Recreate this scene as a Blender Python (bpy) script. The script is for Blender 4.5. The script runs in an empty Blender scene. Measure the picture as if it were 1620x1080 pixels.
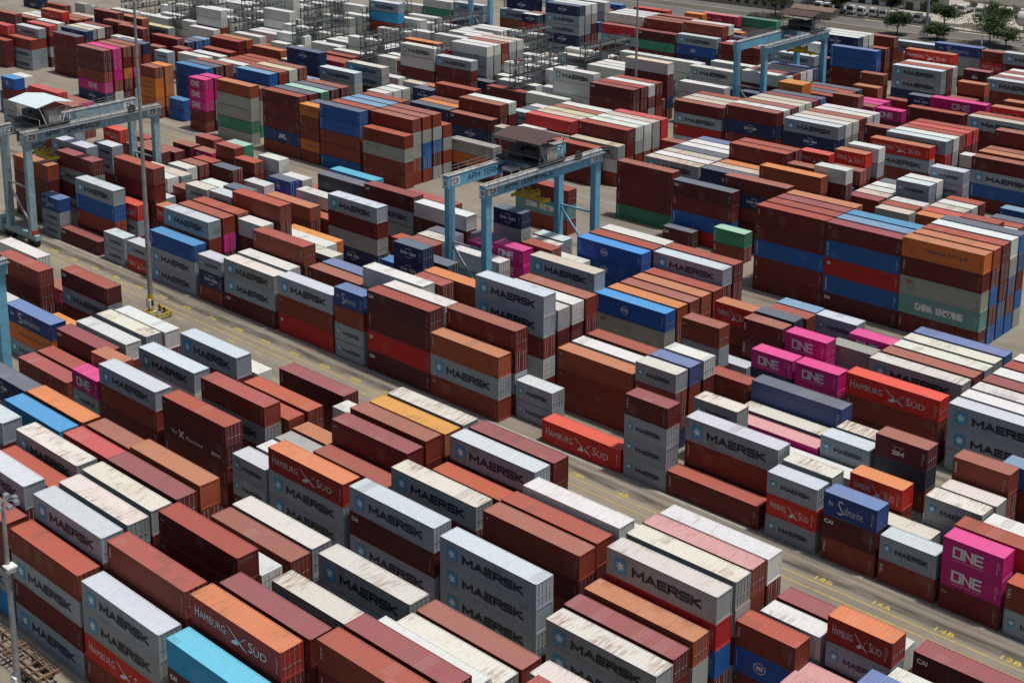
import bpy, bmesh, math, random
from mathutils import Vector, Matrix
R = math.radians
rnd = random.Random(11)
S = bpy.context.scene
COL = S.collection

# ---------------------------------------------------------------- camera, sky, sun
F, YAW, PIT, ROLL, CX, CY, CH = 2288.91758, -0.80272305, 0.23820858, -0.01411382, 619.90713, 170.08452, 83.779836
cy_, sy_ = math.cos(YAW), math.sin(YAW)
cp_, sp_ = math.cos(PIT), math.sin(PIT)
fwd = Vector((sy_*cp_, cy_*cp_, -sp_)); right = Vector((cy_, -sy_, 0)); up = right.cross(fwd)
cr_, sr_ = math.cos(ROLL), math.sin(ROLL)
r2 = cr_*right + sr_*up; u2 = -sr_*right + cr_*up
cam_d = bpy.data.cameras.new('camera'); cam = bpy.data.objects.new('camera', cam_d); COL.objects.link(cam)
mw = Matrix((r2, u2, -fwd)).transposed().to_4x4(); mw.translation = Vector((0, 0, CH)); cam.matrix_world = mw
cam_d.sensor_width = 36; cam_d.lens = F/1620*36
cam_d.shift_x = (810-CX)/1620; cam_d.shift_y = (CY-540)/1620
cam_d.clip_start = 1; cam_d.clip_end = 6000
S.camera = cam

SUN_EL, SUN_AZ = 74, 25      # elevation; azimuth of the sun measured from +X towards +Y
w = bpy.data.worlds.new('World'); S.world = w; w.use_nodes = True
nt = w.node_tree; sky = nt.nodes.new('ShaderNodeTexSky'); sky.sky_type = 'NISHITA'; sky.sun_disc = False
sky.sun_elevation = R(SUN_EL); sky.sun_rotation = R(90-SUN_AZ); sky.dust_density = 3; sky.air_density = 1.2
nt.links.new(sky.outputs[0], nt.nodes['Background'].inputs[0]); nt.nodes['Background'].inputs[1].default_value = 0.058
sd = bpy.data.lights.new('sun', 'SUN'); sd.energy = 3.3; sd.angle = R(4.0); sd.color = (1, .965, .91)
so = bpy.data.objects.new('sun', sd); COL.objects.link(so)
dirv = Vector((math.cos(R(SUN_EL))*math.cos(R(SUN_AZ)), math.cos(R(SUN_EL))*math.sin(R(SUN_AZ)), math.sin(R(SUN_EL))))
so.rotation_euler = (-dirv).to_track_quat('-Z', 'Y').to_euler(); so.location = (0, 0, 300)
S.view_settings.view_transform = 'Standard'; S.view_settings.look = 'None'; S.view_settings.gamma = 1
S.view_settings.use_curve_mapping = False; S.view_settings.exposure = 0.0

# ---------------------------------------------------------------- materials
def newmat(name):
    m = bpy.data.materials.new(name); m.use_nodes = True
    return m, m.node_tree, m.node_tree.nodes['Principled BSDF']
def N(t, k, **kw):
    n = t.nodes.new(k)
    for a, b in kw.items(): setattr(n, a, b)
    return n
def math_(t, op, a, b=None, clamp=False):
    n = N(t, 'ShaderNodeMath', operation=op); n.use_clamp = clamp
    for i, v in enumerate((a, b)):
        if v is None: continue
        if isinstance(v, (int, float)): n.inputs[i].default_value = v
        else: t.links.new(v, n.inputs[i])
    return n.outputs[0]
def mixc(t, fac, a, b, mode='MIX'):
    n = N(t, 'ShaderNodeMix', data_type='RGBA', blend_type=mode)
    if isinstance(fac, (int, float)): n.inputs[0].default_value = fac
    else: t.links.new(fac, n.inputs[0])
    for i, v in ((6, a), (7, b)):
        if isinstance(v, tuple): n.inputs[i].default_value = v + (1,) if len(v) == 3 else v
        else: t.links.new(v, n.inputs[i])
    return n.outputs[2]
def noise(t, vec, scale, detail=4, rough=.55):
    n = N(t, 'ShaderNodeTexNoise'); n.inputs['Scale'].default_value = scale
    n.inputs['Detail'].default_value = detail; n.inputs['Roughness'].default_value = rough
    t.links.new(vec, n.inputs['Vector']); return n.outputs['Fac']
def ramp(t, fac, lo, hi):
    n = N(t, 'ShaderNodeMapRange'); n.inputs[1].default_value = lo; n.inputs[2].default_value = hi
    t.links.new(fac, n.inputs[0]); return n.outputs[0]
def scalev(t, vec, s):
    n = N(t, 'ShaderNodeVectorMath', operation='MULTIPLY'); t.links.new(vec, n.inputs[0]); n.inputs[1].default_value = s
    return n.outputs[0]

def paint(name, attr, bump):
    """weathered container paint: colour from the object (or the mesh attribute), alpha = how rusty"""
    m, t, b = newmat(name)
    if attr:
        s = N(t, 'ShaderNodeAttribute'); s.attribute_name = 'Col'; col, alpha = s.outputs['Color'], s.outputs['Alpha']
    else:
        s = N(t, 'ShaderNodeObjectInfo'); col, alpha = s.outputs['Color'], s.outputs['Alpha']
    g = N(t, 'ShaderNodeNewGeometry'); P = g.outputs['Position']
    sx = N(t, 'ShaderNodeSeparateXYZ'); t.links.new(g.outputs['Normal'], sx.inputs[0])
    nz, ny, nx = sx.outputs[2], sx.outputs[1], sx.outputs[0]
    top = math_(t, 'GREATER_THAN', nz, .5)
    if not attr:
        off = N(t, 'ShaderNodeVectorMath', operation='ADD'); t.links.new(P, off.inputs[0])
        k = N(t, 'ShaderNodeCombineXYZ'); rn = math_(t, 'MULTIPLY', s.outputs['Random'], 60.0)
        for i in range(3): t.links.new(rn, k.inputs[i])
        t.links.new(k.outputs[0], off.inputs[1]); P = off.outputs[0]
    n1 = noise(t, P, .35, 6, .6)
    fade = ramp(t, n1, .3, .7)
    c = mixc(t, math_(t, 'MULTIPLY', fade, .07), col, mixc(t, .5, col, (.45, .42, .40)))
    sn = N(t, 'ShaderNodeVectorMath', operation='SNAP'); t.links.new(P, sn.inputs[0]); sn.inputs[1].default_value = (1.12, 2.6, 1.35)
    wn = N(t, 'ShaderNodeTexWhiteNoise'); t.links.new(sn.outputs[0], wn.inputs['Vector'])
    c = mixc(t, math_(t, 'MULTIPLY', math_(t, 'GREATER_THAN', wn.outputs['Value'], .96), .14), c, mixc(t, .5, c, (.55, .5, .47)))
    c = mixc(t, math_(t, 'MULTIPLY', math_(t, 'LESS_THAN', wn.outputs['Value'], .03), .22), c, (.07, .055, .05))
    # scuffed bright scratches and grime streaks on the walls
    sc = ramp(t, noise(t, scalev(t, P, (.5, .5, 3.5)), 2.2, 6, .7), .68, .74)
    c = mixc(t, math_(t, 'MULTIPLY', sc, .12), c, (.55, .5, .46))
    st = noise(t, scalev(t, P, (2.2, 2.2, .22)), 1.6, 5, .65)
    c = mixc(t, math_(t, 'MULTIPLY', ramp(t, st, .52, .8), .32), c, mixc(t, .8, c, (.035, .028, .024)))
    # mottled dirt
    dt = noise(t, P, 1.9, 8, .7)
    c = mixc(t, math_(t, 'MULTIPLY', ramp(t, dt, .55, .8), .28), c, (.06, .05, .045))
    # roofs gather pale dust and cross-wise stains
    rs = noise(t, scalev(t, P, (2.6, .35, 1)), 1.5, 5, .6)
    big = ramp(t, noise(t, P, .21, 3), .5, .62)
    c = mixc(t, math_(t, 'MULTIPLY', top, .07), c, (.52, .46, .43))
    c = mixc(t, math_(t, 'MULTIPLY', math_(t, 'MULTIPLY', ramp(t, rs, .52, .78), top), .12), c, (.13, .11, .10))
    # rust
    rr = math_(t, 'MULTIPLY', math_(t, 'MULTIPLY', ramp(t, rs, .44, .62), big), top)
    spots = ramp(t, noise(t, scalev(t, P, (1, 1, .45)), 2.6, 8, .75), .62, .74)
    rust = math_(t, 'MAXIMUM', rr, math_(t, 'MULTIPLY', spots, math_(t, 'SUBTRACT', 1.0, top)))
    rust = math_(t, 'MULTIPLY', rust, alpha)
    rc = mixc(t, dt, (.36, .20, .09), (.13, .055, .025))
    c = mixc(t, math_(t, 'MULTIPLY', rust, .9), c, rc)
    t.links.new(c, b.inputs['Base Color'])
    t.links.new(math_(t, 'ADD', .5, math_(t, 'MULTIPLY', dt, .25)), b.inputs['Roughness'])
    b.inputs['Specular IOR Level'].default_value = .3
    if not bump:
        bp = N(t, 'ShaderNodeBump'); bp.inputs['Distance'].default_value = .05; bp.inputs['Strength'].default_value = .55
        t.links.new(noise(t, P, 1.1, 3, .5), bp.inputs['Height']); t.links.new(bp.outputs[0], b.inputs['Normal'])
    if bump:
        sp = N(t, 'ShaderNodeSeparateXYZ'); t.links.new(P, sp.inputs[0])
        wx = math_(t, 'SINE', math_(t, 'MULTIPLY', sp.outputs[0], 22.4))
        wy = math_(t, 'SINE', math_(t, 'MULTIPLY', sp.outputs[1], 22.4))
        isx = math_(t, 'GREATER_THAN', math_(t, 'ABSOLUTE', nx), .5)
        h = math_(t, 'ADD', math_(t, 'MULTIPLY', wx, math_(t, 'SUBTRACT', 1.0, isx)), math_(t, 'MULTIPLY', wy, isx))
        bp = N(t, 'ShaderNodeBump'); bp.inputs['Distance'].default_value = .018; bp.inputs['Strength'].default_value = .8
        t.links.new(h, bp.inputs['Height']); t.links.new(bp.outputs[0], b.inputs['Normal'])
    return m
PAINT = paint('container_paint', False, False)
PAINT_FAR = paint('container_paint_far', True, True)

def lettermat(name, attr):
    m, t, b = newmat(name)
    s = N(t, 'ShaderNodeAttribute') if attr else N(t, 'ShaderNodeObjectInfo')
    if attr: s.attribute_name = 'Col'
    g = N(t, 'ShaderNodeNewGeometry')
    n = ramp(t, noise(t, scalev(t, g.outputs['Position'], (1, 1, .5)), 2.4, 7, .7), .5, .8)
    c = mixc(t, math_(t, 'MULTIPLY', n, .14), s.outputs['Color'], (.2, .17, .15))
    t.links.new(c, b.inputs['Base Color']); b.inputs['Roughness'].default_value = .6
    return m
LETTER = lettermat('lettering_vinyl', False); LETTER_FAR = lettermat('lettering_vinyl_far', True)

def plain(name, c, rough=.6, metal=0, var=.25, sc=1.0, dark=(.05, .045, .04), spec=.3):
    m, t, b = newmat(name)
    g = N(t, 'ShaderNodeNewGeometry'); P = g.outputs['Position']
    n = noise(t, P, sc, 7, .65)
    c2 = mixc(t, math_(t, 'MULTIPLY', ramp(t, n, .4, .75), var*1.6), c, dark)
    s2 = noise(t, scalev(t, P, (2, 2, .3)), 1.3, 5)
    c2 = mixc(t, math_(t, 'MULTIPLY', ramp(t, s2, .5, .75), var), c2, (.16, .09, .05))
    t.links.new(c2, b.inputs['Base Color']); b.inputs['Roughness'].default_value = rough; b.inputs['Metallic'].default_value = metal
    b.inputs['Specular IOR Level'].default_value = spec
    return m
CRANE = plain('crane_blue_paint', (.17, .47, .66), .5, var=.2)
CRANE_OLD = plain('crane_faded_paint', (.32, .47, .52), .6, var=.35)
CRTOP = plain('crane_deck_grey', (.5, .5, .47), .6, var=.45)
DARK = plain('dark_machinery', (.035, .04, .045), .5, var=.3)
GREYST = plain('galvanised_steel', (.36, .38, .40), .45, .3, var=.3)
RACK = plain('rack_steel', (.15, .16, .165), .5, .2, var=.3)
YEL = plain('yellow_paint', (.62, .43, .03), .5, var=.3, sc=2)
BLACKP = plain('black_rubber', (.02, .02, .02), .8, var=.1)
WHITEP = plain('white_paint', (.78, .78, .76), .5, var=.12)
CANOPY = plain('canopy_sheet_white', (.70, .82, .84), .5, var=.1)
CANOPY2 = plain('canopy_sheet_brown', (.10, .065, .06), .7, var=.2)
REDP = plain('red_paint', (.42, .05, .03), .6, var=.3)
RUSTY = plain('rusty_steel', (.22, .13, .08), .8, var=.5)
GLASS = plain('window_glass', (.02, .03, .035), .12, 0, var=0, spec=.6)
SIGNW = plain('sign_white', (.82, .84, .85), .6, var=.08)
INK = plain('sign_ink', (.02, .03, .05), .6, var=.05)
CONCW = plain('concrete_wall', (.42, .38, .28), .85, var=.35)
CURB = plain('kerb_concrete', (.4, .38, .34), .85, var=.3)
TANK = plain('tank_white', (.74, .73, .68), .45, var=.3, sc=.25)
ROOFM = plain('metal_roof', (.25, .17, .13), .6, var=.4)

def ground_mat(name, base, dirt, tracks=False, sc=.05):
    m, t, b = newmat(name)
    g = N(t, 'ShaderNodeNewGeometry'); P = g.outputs['Position']
    c = mixc(t, ramp(t, noise(t, P, sc, 8, .6), .35, .68), base, tuple(x*.72 for x in base))
    c = mixc(t, math_(t, 'MULTIPLY', ramp(t, noise(t, scalev(t, P, (.12, .5, 1)), .5, 7, .65), .48, .75), .55), c, dirt)
    c = mixc(t, math_(t, 'MULTIPLY', ramp(t, noise(t, P, 2.2, 8, .75), .55, .8), .35), c, dirt)
    if tracks:
        sp = N(t, 'ShaderNodeSeparateXYZ'); t.links.new(P, sp.inputs[0]); y = sp.outputs[1]
        wob = math_(t, 'MULTIPLY', math_(t, 'SUBTRACT', noise(t, scalev(t, P, (.05, .05, 1)), 1, 3), .5), 1.0)
        y = math_(t, 'ADD', y, wob)
        acc = None
        for yc, hw, st in ((125.9, .95, .85), (127.6, .35, .4), (113.4, .95, .7), (190.2, .9, .45), (179.8, .9, .45), (154.2, .8, .6), (87.6, .8, .6), (152, .7, .5), (119.6, 1.6, .25)):
            d = math_(t, 'ABSOLUTE', math_(t, 'SUBTRACT', y, yc))
            k = math_(t, 'MULTIPLY', math_(t, 'SUBTRACT', 1.0, ramp(t, d, hw*.45, hw*1.15)), st)
            acc = k if acc is None else math_(t, 'MAXIMUM', acc, k)
        br = ramp(t, noise(t, scalev(t, P, (.25, 1.5, 1)), .8, 6), .25, .6)
        c = mixc(t, math_(t, 'MULTIPLY', acc, br), c, (.045, .04, .036))
        # slab joints
        for ax, per in ((0, 6.5), (1, 5.6)):
            f = math_(t, 'ABSOLUTE', math_(t, 'SUBTRACT', math_(t, 'FRACT', math_(t, 'DIVIDE', sp.outputs[ax], per)), .5))
            ln = math_(t, 'GREATER_THAN', f, .4965 if ax == 0 else .496)
            c = mixc(t, math_(t, 'MULTIPLY', ln, .4), c, (.07, .06, .05))
    t.links.new(c, b.inputs['Base Color']); b.inputs['Roughness'].default_value = .85
    bp = N(t, 'ShaderNodeBump'); bp.inputs['Distance'].default_value = .02
    t.links.new(noise(t, P, 6, 6), bp.inputs['Height']); t.links.new(bp.outputs[0], b.inputs['Normal'])
    return m
CONC = ground_mat('yard_concrete', (.30, .26, .205), (.11, .095, .075), True)
ASPH = ground_mat('asphalt', (.17, .16, .145), (.09, .085, .075), sc=.08)
CREAM = ground_mat('pale_concrete', (.50, .455, .38), (.28, .25, .2), sc=.04)
SOIL = ground_mat('soil', (.14, .12, .09), (.06, .055, .03), sc=.2)
LINE = plain('yellow_road_paint', (.58, .42, .05), .7, var=.45, sc=.7, dark=(.2, .17, .12))

def leafmat(name, a, bcol):
    m, t, b = newmat(name)
    g = N(t, 'ShaderNodeNewGeometry')
    n = noise(t, g.outputs['Position'], 1.3, 5)
    t.links.new(mixc(t, ramp(t, n, .3, .7), a, bcol), b.inputs['Base Color']); b.inputs['Roughness'].default_value = .7
    b.inputs['Specular IOR Level'].default_value = .15
    return m
LEAF = leafmat('foliage', (.022, .045, .014), (.055, .085, .03))
LEAF2 = leafmat('foliage_grey', (.05, .075, .035), (.10, .125, .06))
BARK = plain('bark', (.12, .085, .06), .9, var=.4)

# ---------------------------------------------------------------- mesh helpers
class MB:
    def __init__(s): s.v = []; s.f = []; s.m = []; s.c = []
    def face(s, pts, m=0, c=None):
        n = len(s.v); s.v += [tuple(p) for p in pts]; s.f.append(tuple(range(n, n+len(pts)))); s.m.append(m); s.c.append(c)
    def box(s, x0, y0, z0, x1, y1, z1, m=0, c=None, M=None, skip=''):
        P = [Vector(p) for p in ((x0,y0,z0),(x1,y0,z0),(x1,y1,z0),(x0,y1,z0),(x0,y0,z1),(x1,y0,z1),(x1,y1,z1),(x0,y1,z1))]
        if M is not None: P = [M @ p for p in P]
        n = len(s.v); s.v += [tuple(p) for p in P]
        for k, q in (('b',(0,3,2,1)),('t',(4,5,6,7)),('f',(0,1,5,4)),('r',(1,2,6,5)),('k',(2,3,7,6)),('l',(3,0,4,7))):
            if k in skip: continue
            s.f.append(tuple(n+i for i in q)); s.m.append(m); s.c.append(c)
    def beam(s, a, b, w, h=None, m=0):
        a, b = Vector(a), Vector(b); h = h or w; d = b-a; L = d.length
        if L < 1e-6: return
        q = d.to_track_quat('X', 'Z').to_matrix().to_4x4(); q.translation = a
        s.box(0, -w/2, -h/2, L, w/2, h/2, m, M=q)
    def tube(s, a, b, r0, r1=None, n=8, m=0, caps=True):
        a, b = Vector(a), Vector(b); r1 = r0 if r1 is None else r1
        q = (b-a).to_track_quat('Z', 'X').to_matrix()
        k = len(s.v)
        for p, r in ((a, r0), (b, r1)):
            for i in range(n):
                t = 2*math.pi*i/n; s.v.append(tuple(p + q @ Vector((r*math.cos(t), r*math.sin(t), 0))))
        for i in range(n):
            j = (i+1) % n; s.f.append((k+i, k+j, k+n+j, k+n+i)); s.m.append(m); s.c.append(None)
        if caps:
            s.f.append(tuple(k+i for i in reversed(range(n)))); s.m.append(m); s.c.append(None)
            s.f.append(tuple(k+n+i for i in range(n))); s.m.append(m); s.c.append(None)
    def add(s, verts, faces, M=None, m=0, c=None):
        n = len(s.v); s.v += [tuple(M @ Vector(v)) if M is not None else tuple(v) for v in verts]
        for f in faces: s.f.append(tuple(n+i for i in f)); s.m.append(m); s.c.append(c)
    def mesh(s, name, mats, smooth=False):
        me = bpy.data.meshes.new(name); me.from_pydata(s.v, [], s.f)
        for mt in mats: me.materials.append(mt)
        me.polygons.foreach_set('material_index', s.m)
        if smooth: me.polygons.foreach_set('use_smooth', [True]*len(s.f))
        if any(c is not None for c in s.c):
            at = me.color_attributes.new('Col', 'FLOAT_COLOR', 'CORNER'); buf = []
            for f, c in zip(s.f, s.c): buf += list(c or (.5, .5, .5, 0))*len(f)
            at.data.foreach_set('color', buf)
        me.update(); return me
    def build(s, name, mats, parent=None, smooth=False, loc=None):
        if not isinstance(mats, (list, tuple)): mats = [mats]
        return link(name, s.mesh(name, mats, smooth), parent, loc)
def link(name, me, parent=None, loc=None):
    o = bpy.data.objects.new(name, me); COL.objects.link(o); o.parent = parent
    if loc is not None: o.location = loc
    return o
def tag(o, label=None, cat=None, group=None, kind=None):
    if label: o['label'] = label
    if cat: o['category'] = cat
    if group: o['group'] = group
    if kind: o['kind'] = kind
    return o
def empty(name, loc, rz=0):
    o = bpy.data.objects.new(name, None); COL.objects.link(o); o.location = loc; o.rotation_euler = (0, 0, rz); o.empty_display_size = .5
    return o
def copy_tree(o, parent=None):
    c = o.copy(); COL.objects.link(c); c.parent = parent
    for ch in list(o.children): copy_tree(ch, c)
    return c

# flat lettering: (verts, faces) of a string fitted into x0..x1, z0..z1 of the X-Z plane
_tc = {}
def text_raw(s, bold):
    k = (s, bold)
    if k in _tc: return _tc[k]
    cu = bpy.data.curves.new('t', 'FONT'); cu.body = s; cu.offset = bold; cu.resolution_u = 2; cu.fill_mode = 'FRONT'; cu.space_character = 1.05 + bold*2
    ob = bpy.data.objects.new('t', cu); COL.objects.link(ob)
    dg = bpy.context.evaluated_depsgraph_get(); dg.update()
    me = bpy.data.meshes.new_from_object(ob.evaluated_get(dg))
    V = [tuple(v.co) for v in me.vertices]; Fc = [tuple(p.vertices) for p in me.polygons]
    bpy.data.objects.remove(ob); bpy.data.curves.remove(cu); bpy.data.meshes.remove(me)
    x0 = min(v[0] for v in V); x1 = max(v[0] for v in V); y0 = min(v[1] for v in V); y1 = max(v[1] for v in V)
    V = [((v[0]-x0)/(x1-x0), (v[1]-y0)/(y1-y0)) for v in V]
    _tc[k] = (V, Fc); return _tc[k]
def text_fit(s, x0, x1, z0, z1, bold=.02, vert=False):
    V, Fc = text_raw(s, bold)
    if vert: return [(x1-v[1]*(x1-x0), 0, z0+v[0]*(z1-z0)) for v in V], Fc
    return [(x0+v[0]*(x1-x0), 0, z0+v[1]*(z1-z0)) for v in V], Fc
GL = dict(A=(.9,[[(0,0),(.45,1),(.9,0)],[(.2,.3),(.7,.3)]]), C=(.8,[[(.8,1),(.12,1),(0,.86),(0,.14),(.12,0),(.8,0)]]), E=(.75,[[(.75,1),(0,1),(0,0),(.75,0)],[(0,.5),(.68,.5)]]),
 G=(.85,[[(.85,1),(.12,1),(0,.86),(0,.14),(.12,0),(.85,0),(.85,.46),(.5,.46)]]), H=(.85,[[(0,0),(0,1)],[(.85,0),(.85,1)],[(0,.5),(.85,.5)]]), I=(.0,[[(0,0),(0,1)]]),
 K=(.85,[[(0,0),(0,1)],[(.8,1),(.1,.5),(.85,0)]]), L=(.7,[[(0,1),(0,0),(.7,0)]]), M=(1.05,[[(0,0),(0,1),(.52,.3),(1.05,1),(1.05,0)]]), N=(.85,[[(0,0),(0,1),(.85,0),(.85,1)]]),
 O=(.85,[[(0,0),(0,1),(.85,1),(.85,0),(0,0)]]), P=(.8,[[(0,0),(0,1),(.7,1),(.8,.88),(.8,.56),(.7,.44),(0,.44)]]), R=(.85,[[(0,0),(0,1),(.72,1),(.82,.88),(.82,.56),(.72,.44),(0,.44)],[(.45,.44),(.85,0)]]),
 S=(.8,[[(.8,1),(.1,1),(0,.88),(0,.6),(.1,.5),(.7,.5),(.8,.4),(.8,.12),(.7,0),(0,0)]]), T=(.85,[[(0,1),(.85,1)],[(.425,1),(.425,0)]]), U=(.85,[[(0,1),(0,.12),(.12,0),(.73,0),(.85,.12),(.85,1)]]),
 X=(.8,[[(0,0),(.8,1)],[(0,1),(.8,0)]]), Z=(.8,[[(0,1),(.8,1),(0,0),(.8,0)]]))
GL.update({'1':(.3,[[(0,.8),(.3,1),(.3,0)]]), '2':(.7,[[(0,.85),(.12,1),(.6,1),(.7,.85),(.7,.62),(0,0),(.72,0)]]), '3':(.7,[[(0,1),(.62,1),(.7,.88),(.7,.62),(.6,.52),(.25,.52)],[(.6,.52),(.7,.4),(.7,.12),(.6,0),(0,0)]]), ' ':(.45,[])})
def stroke(s, x0, x1, z0, z1, t=.17, gap=.3):
    # square-cut stroke capitals fitted into the rectangle; t = stroke width as a share of the height
    V = []; Fc = []; x = 0; segs = []
    for ch in s:
        w_, pl = GL[ch]
        for p in pl: segs += [((x+a[0], a[1]), (x+b[0], b[1])) for a, b in zip(p, p[1:])]
        x += w_+gap
    W = x-gap; hh = z1-z0; tt = t*hh/2; sx = (x1-x0-2*tt)/W; sz = hh-2*tt
    for i, (a, b) in enumerate(segs):
        ax, az, bx, bz = x0+tt+a[0]*sx, z0+tt+a[1]*sz, x0+tt+b[0]*sx, z0+tt+b[1]*sz
        dx, dz = bx-ax, bz-az; l = math.hypot(dx, dz); dx /= l; dz /= l
        ax -= dx*tt*.98; az -= dz*tt*.98; bx += dx*tt*.98; bz += dz*tt*.98
        y = -.0006*(i % 5); k = len(V)
        V += [(ax+dz*tt, y, az-dx*tt), (bx+dz*tt, y, bz-dx*tt), (bx-dz*tt, y, bz+dx*tt), (ax-dz*tt, y, az+dx*tt)]; Fc.append((k, k+1, k+2, k+3))
    V = [(a, y, min(max(z, z0), z1)) for a, y, z in V]
    return V, Fc
def star(cx, cz, r, n=7, inner=.42):
    V = [(cx, 0, cz)]
    for i in range(2*n):
        a = math.pi/2 + math.pi*i/n; q = r if i % 2 == 0 else r*inner
        V.append((cx+q*math.cos(a), 0, cz+q*math.sin(a)))
    return V, [(0, 1+i, 1+(i+1) % (2*n)) for i in range(2*n)]
def ring(cx, cz, r, w, n=28, a0=0, a1=360, sq=1):
    V = []; Fc = []
    for i in range(n+1):
        a = R(a0+(a1-a0)*i/n)
        for q in (r, r-w): V.append((cx+q*math.cos(a), 0, cz+q*sq*math.sin(a)))
    for i in range(n): k = 2*i; Fc.append((k, k+1, k+3, k+2))
    return V, Fc
def rect(x0, x1, z0, z1): return [(x0,0,z0),(x1,0,z0),(x1,0,z1),(x0,0,z1)], [(0,1,2,3)]
def bird(x0, x1, z0, z1):
    P = [((0,1),(.12,.93),(.38,.6),(.62,.42),(.5,.38),(.3,.62)), ((.62,.42),(.5,.38),(.8,.1),(1,0),(.86,.14)),
         ((.18,.12),(.3,.3),(.5,.46),(.66,.44),(.86,.74),(1,.86),(.72,.5),(.6,.3),(.4,.2)), ((.18,.12),(.4,.2),(.6,.3),(.5,.12),(.3,.08))]
    V = []; Fc = []
    for p in P:
        k = len(V); V += [(x0+a*(x1-x0), 0, z0+b*(z1-z0)) for a, b in p]; Fc.append(tuple(range(k, k+len(p))))
    return V, Fc

# ---------------------------------------------------------------- ground, roads
def sheet(name, x0, y0, x1, y1, z, mat, kind='structure'):
    m = MB(); m.face(((x0,y0,z),(x1,y0,z),(x1,y1,z),(x0,y1,z))); return tag(m.build(name, mat), kind=kind)
sheet('ground', -2600, -600, 1600, 3400, 0, CONC)
sheet('road', -1500, 375.5, 900, 403.5, .006, ASPH)
def kerb_line(name, y0, y1, z, mat):
    m = MB(); m.box(-1500, y0, 0, 900, y1, z); return tag(m.build(name, mat), kind='structure')
kerb_line('kerb', 403.5, 404.3, .15, CURB)
m = MB(); m.box(-1500, 404.3, 0, 900, 412.5, .12); tag(m.build('verge', SOIL), kind='structure')
kerb_line('kerb', 412.5, 413.1, .16, CURB)
sheet('service_road', -1500, 413.1, 900, 424, .010, ASPH)
sheet('lorry_park', -1500, 424.01, -222, 520, .014, ASPH)
sheet('tank_yard', -222, 424.01, 900, 520, .018, CREAM)
sheet('far_land', -2600, 520.01, 1600, 3400, .022, SOIL)
m = MB()
for (x0, y0, x1, y1) in ((-207, 431, -190, 436), (-196, 436, -184, 440)): m.face(((x0,y0,.03),(x1,y0,.03),(x1,y1,.03),(x0,y1,.03)))
tag(m.build('scrub_soil', SOIL), kind='structure')
# painted lane lines and slot marks in the wide aisle
m = MB()
for y in (124.15, 122.75, 117.2, 115.8):
    x = -330
    while x < 0:
        if rnd.random() > .06: m.face(((x,y,.004),(x+5.9,y,.004),(x+5.9,y+.16,.004),(x,y+.16,.004)))
        x += 6
for y in (186.8, 184.9, 177.0, 178.8): m.face(((-330,y,.004),(0,y,.004),(0,y+.15,.004),(-330,y+.15,.004)))
k = 0
for x in [-236+6.505*i for i in range(32)]:
    s = ('%02d' % (70-2*k % 60)) + rnd.choice('AB'); k += 1
    V, Fc = text_fit(s, 0, 2.3, 0, .95, .03)
    for yy in (124.7, ):
        m.add([(x+v[0]*.85, yy+v[2]*.8, .006) for v in V], Fc)
    m.face(((x+3,121.4,.004),(x+4.6,121.4,.004),(x+4.6,121.6,.004),(x+3,121.6,.004)))
tag(m.build('lane_markings', LINE), kind='structure')
m = MB()
for yb in (90.67, 128.93, 156.77, 193.2, 61.77):
    for y0 in (yb-.75, yb+20.5): m.box(-420, y0, 0, 40, y0+.32, .012)
tag(m.build('paving_strip', CURB), kind='structure')

# ---------------------------------------------------------------- containers
PC = dict(  # side paint with shade in it, roof with sunlight and dust (None = same), rust
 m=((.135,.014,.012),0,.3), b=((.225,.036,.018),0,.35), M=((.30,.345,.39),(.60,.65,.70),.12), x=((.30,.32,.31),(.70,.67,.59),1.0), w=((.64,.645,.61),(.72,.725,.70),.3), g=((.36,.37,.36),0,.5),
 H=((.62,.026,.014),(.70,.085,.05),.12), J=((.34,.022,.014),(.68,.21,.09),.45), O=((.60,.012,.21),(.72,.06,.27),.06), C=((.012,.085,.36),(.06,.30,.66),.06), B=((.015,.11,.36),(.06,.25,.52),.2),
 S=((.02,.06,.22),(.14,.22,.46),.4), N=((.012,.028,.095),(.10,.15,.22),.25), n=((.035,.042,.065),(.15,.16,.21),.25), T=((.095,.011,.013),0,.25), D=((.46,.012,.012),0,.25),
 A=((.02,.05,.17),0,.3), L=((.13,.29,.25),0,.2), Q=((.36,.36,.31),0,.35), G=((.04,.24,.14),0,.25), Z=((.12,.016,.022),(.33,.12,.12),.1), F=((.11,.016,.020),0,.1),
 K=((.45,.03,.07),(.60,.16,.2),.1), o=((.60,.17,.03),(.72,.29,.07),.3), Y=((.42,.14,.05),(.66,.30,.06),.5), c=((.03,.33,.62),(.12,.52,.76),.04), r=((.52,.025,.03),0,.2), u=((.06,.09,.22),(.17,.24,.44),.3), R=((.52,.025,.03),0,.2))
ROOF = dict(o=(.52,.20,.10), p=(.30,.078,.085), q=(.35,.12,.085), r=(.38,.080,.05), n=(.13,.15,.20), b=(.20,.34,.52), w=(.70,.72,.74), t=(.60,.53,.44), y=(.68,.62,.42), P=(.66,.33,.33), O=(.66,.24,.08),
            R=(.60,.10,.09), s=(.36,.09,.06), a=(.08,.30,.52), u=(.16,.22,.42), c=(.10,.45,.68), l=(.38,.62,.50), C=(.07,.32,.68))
WHT = (.70,.70,.68); BLK = (.010,.014,.030)
GREEN_TXT = (.25,.55,.42)
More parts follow.
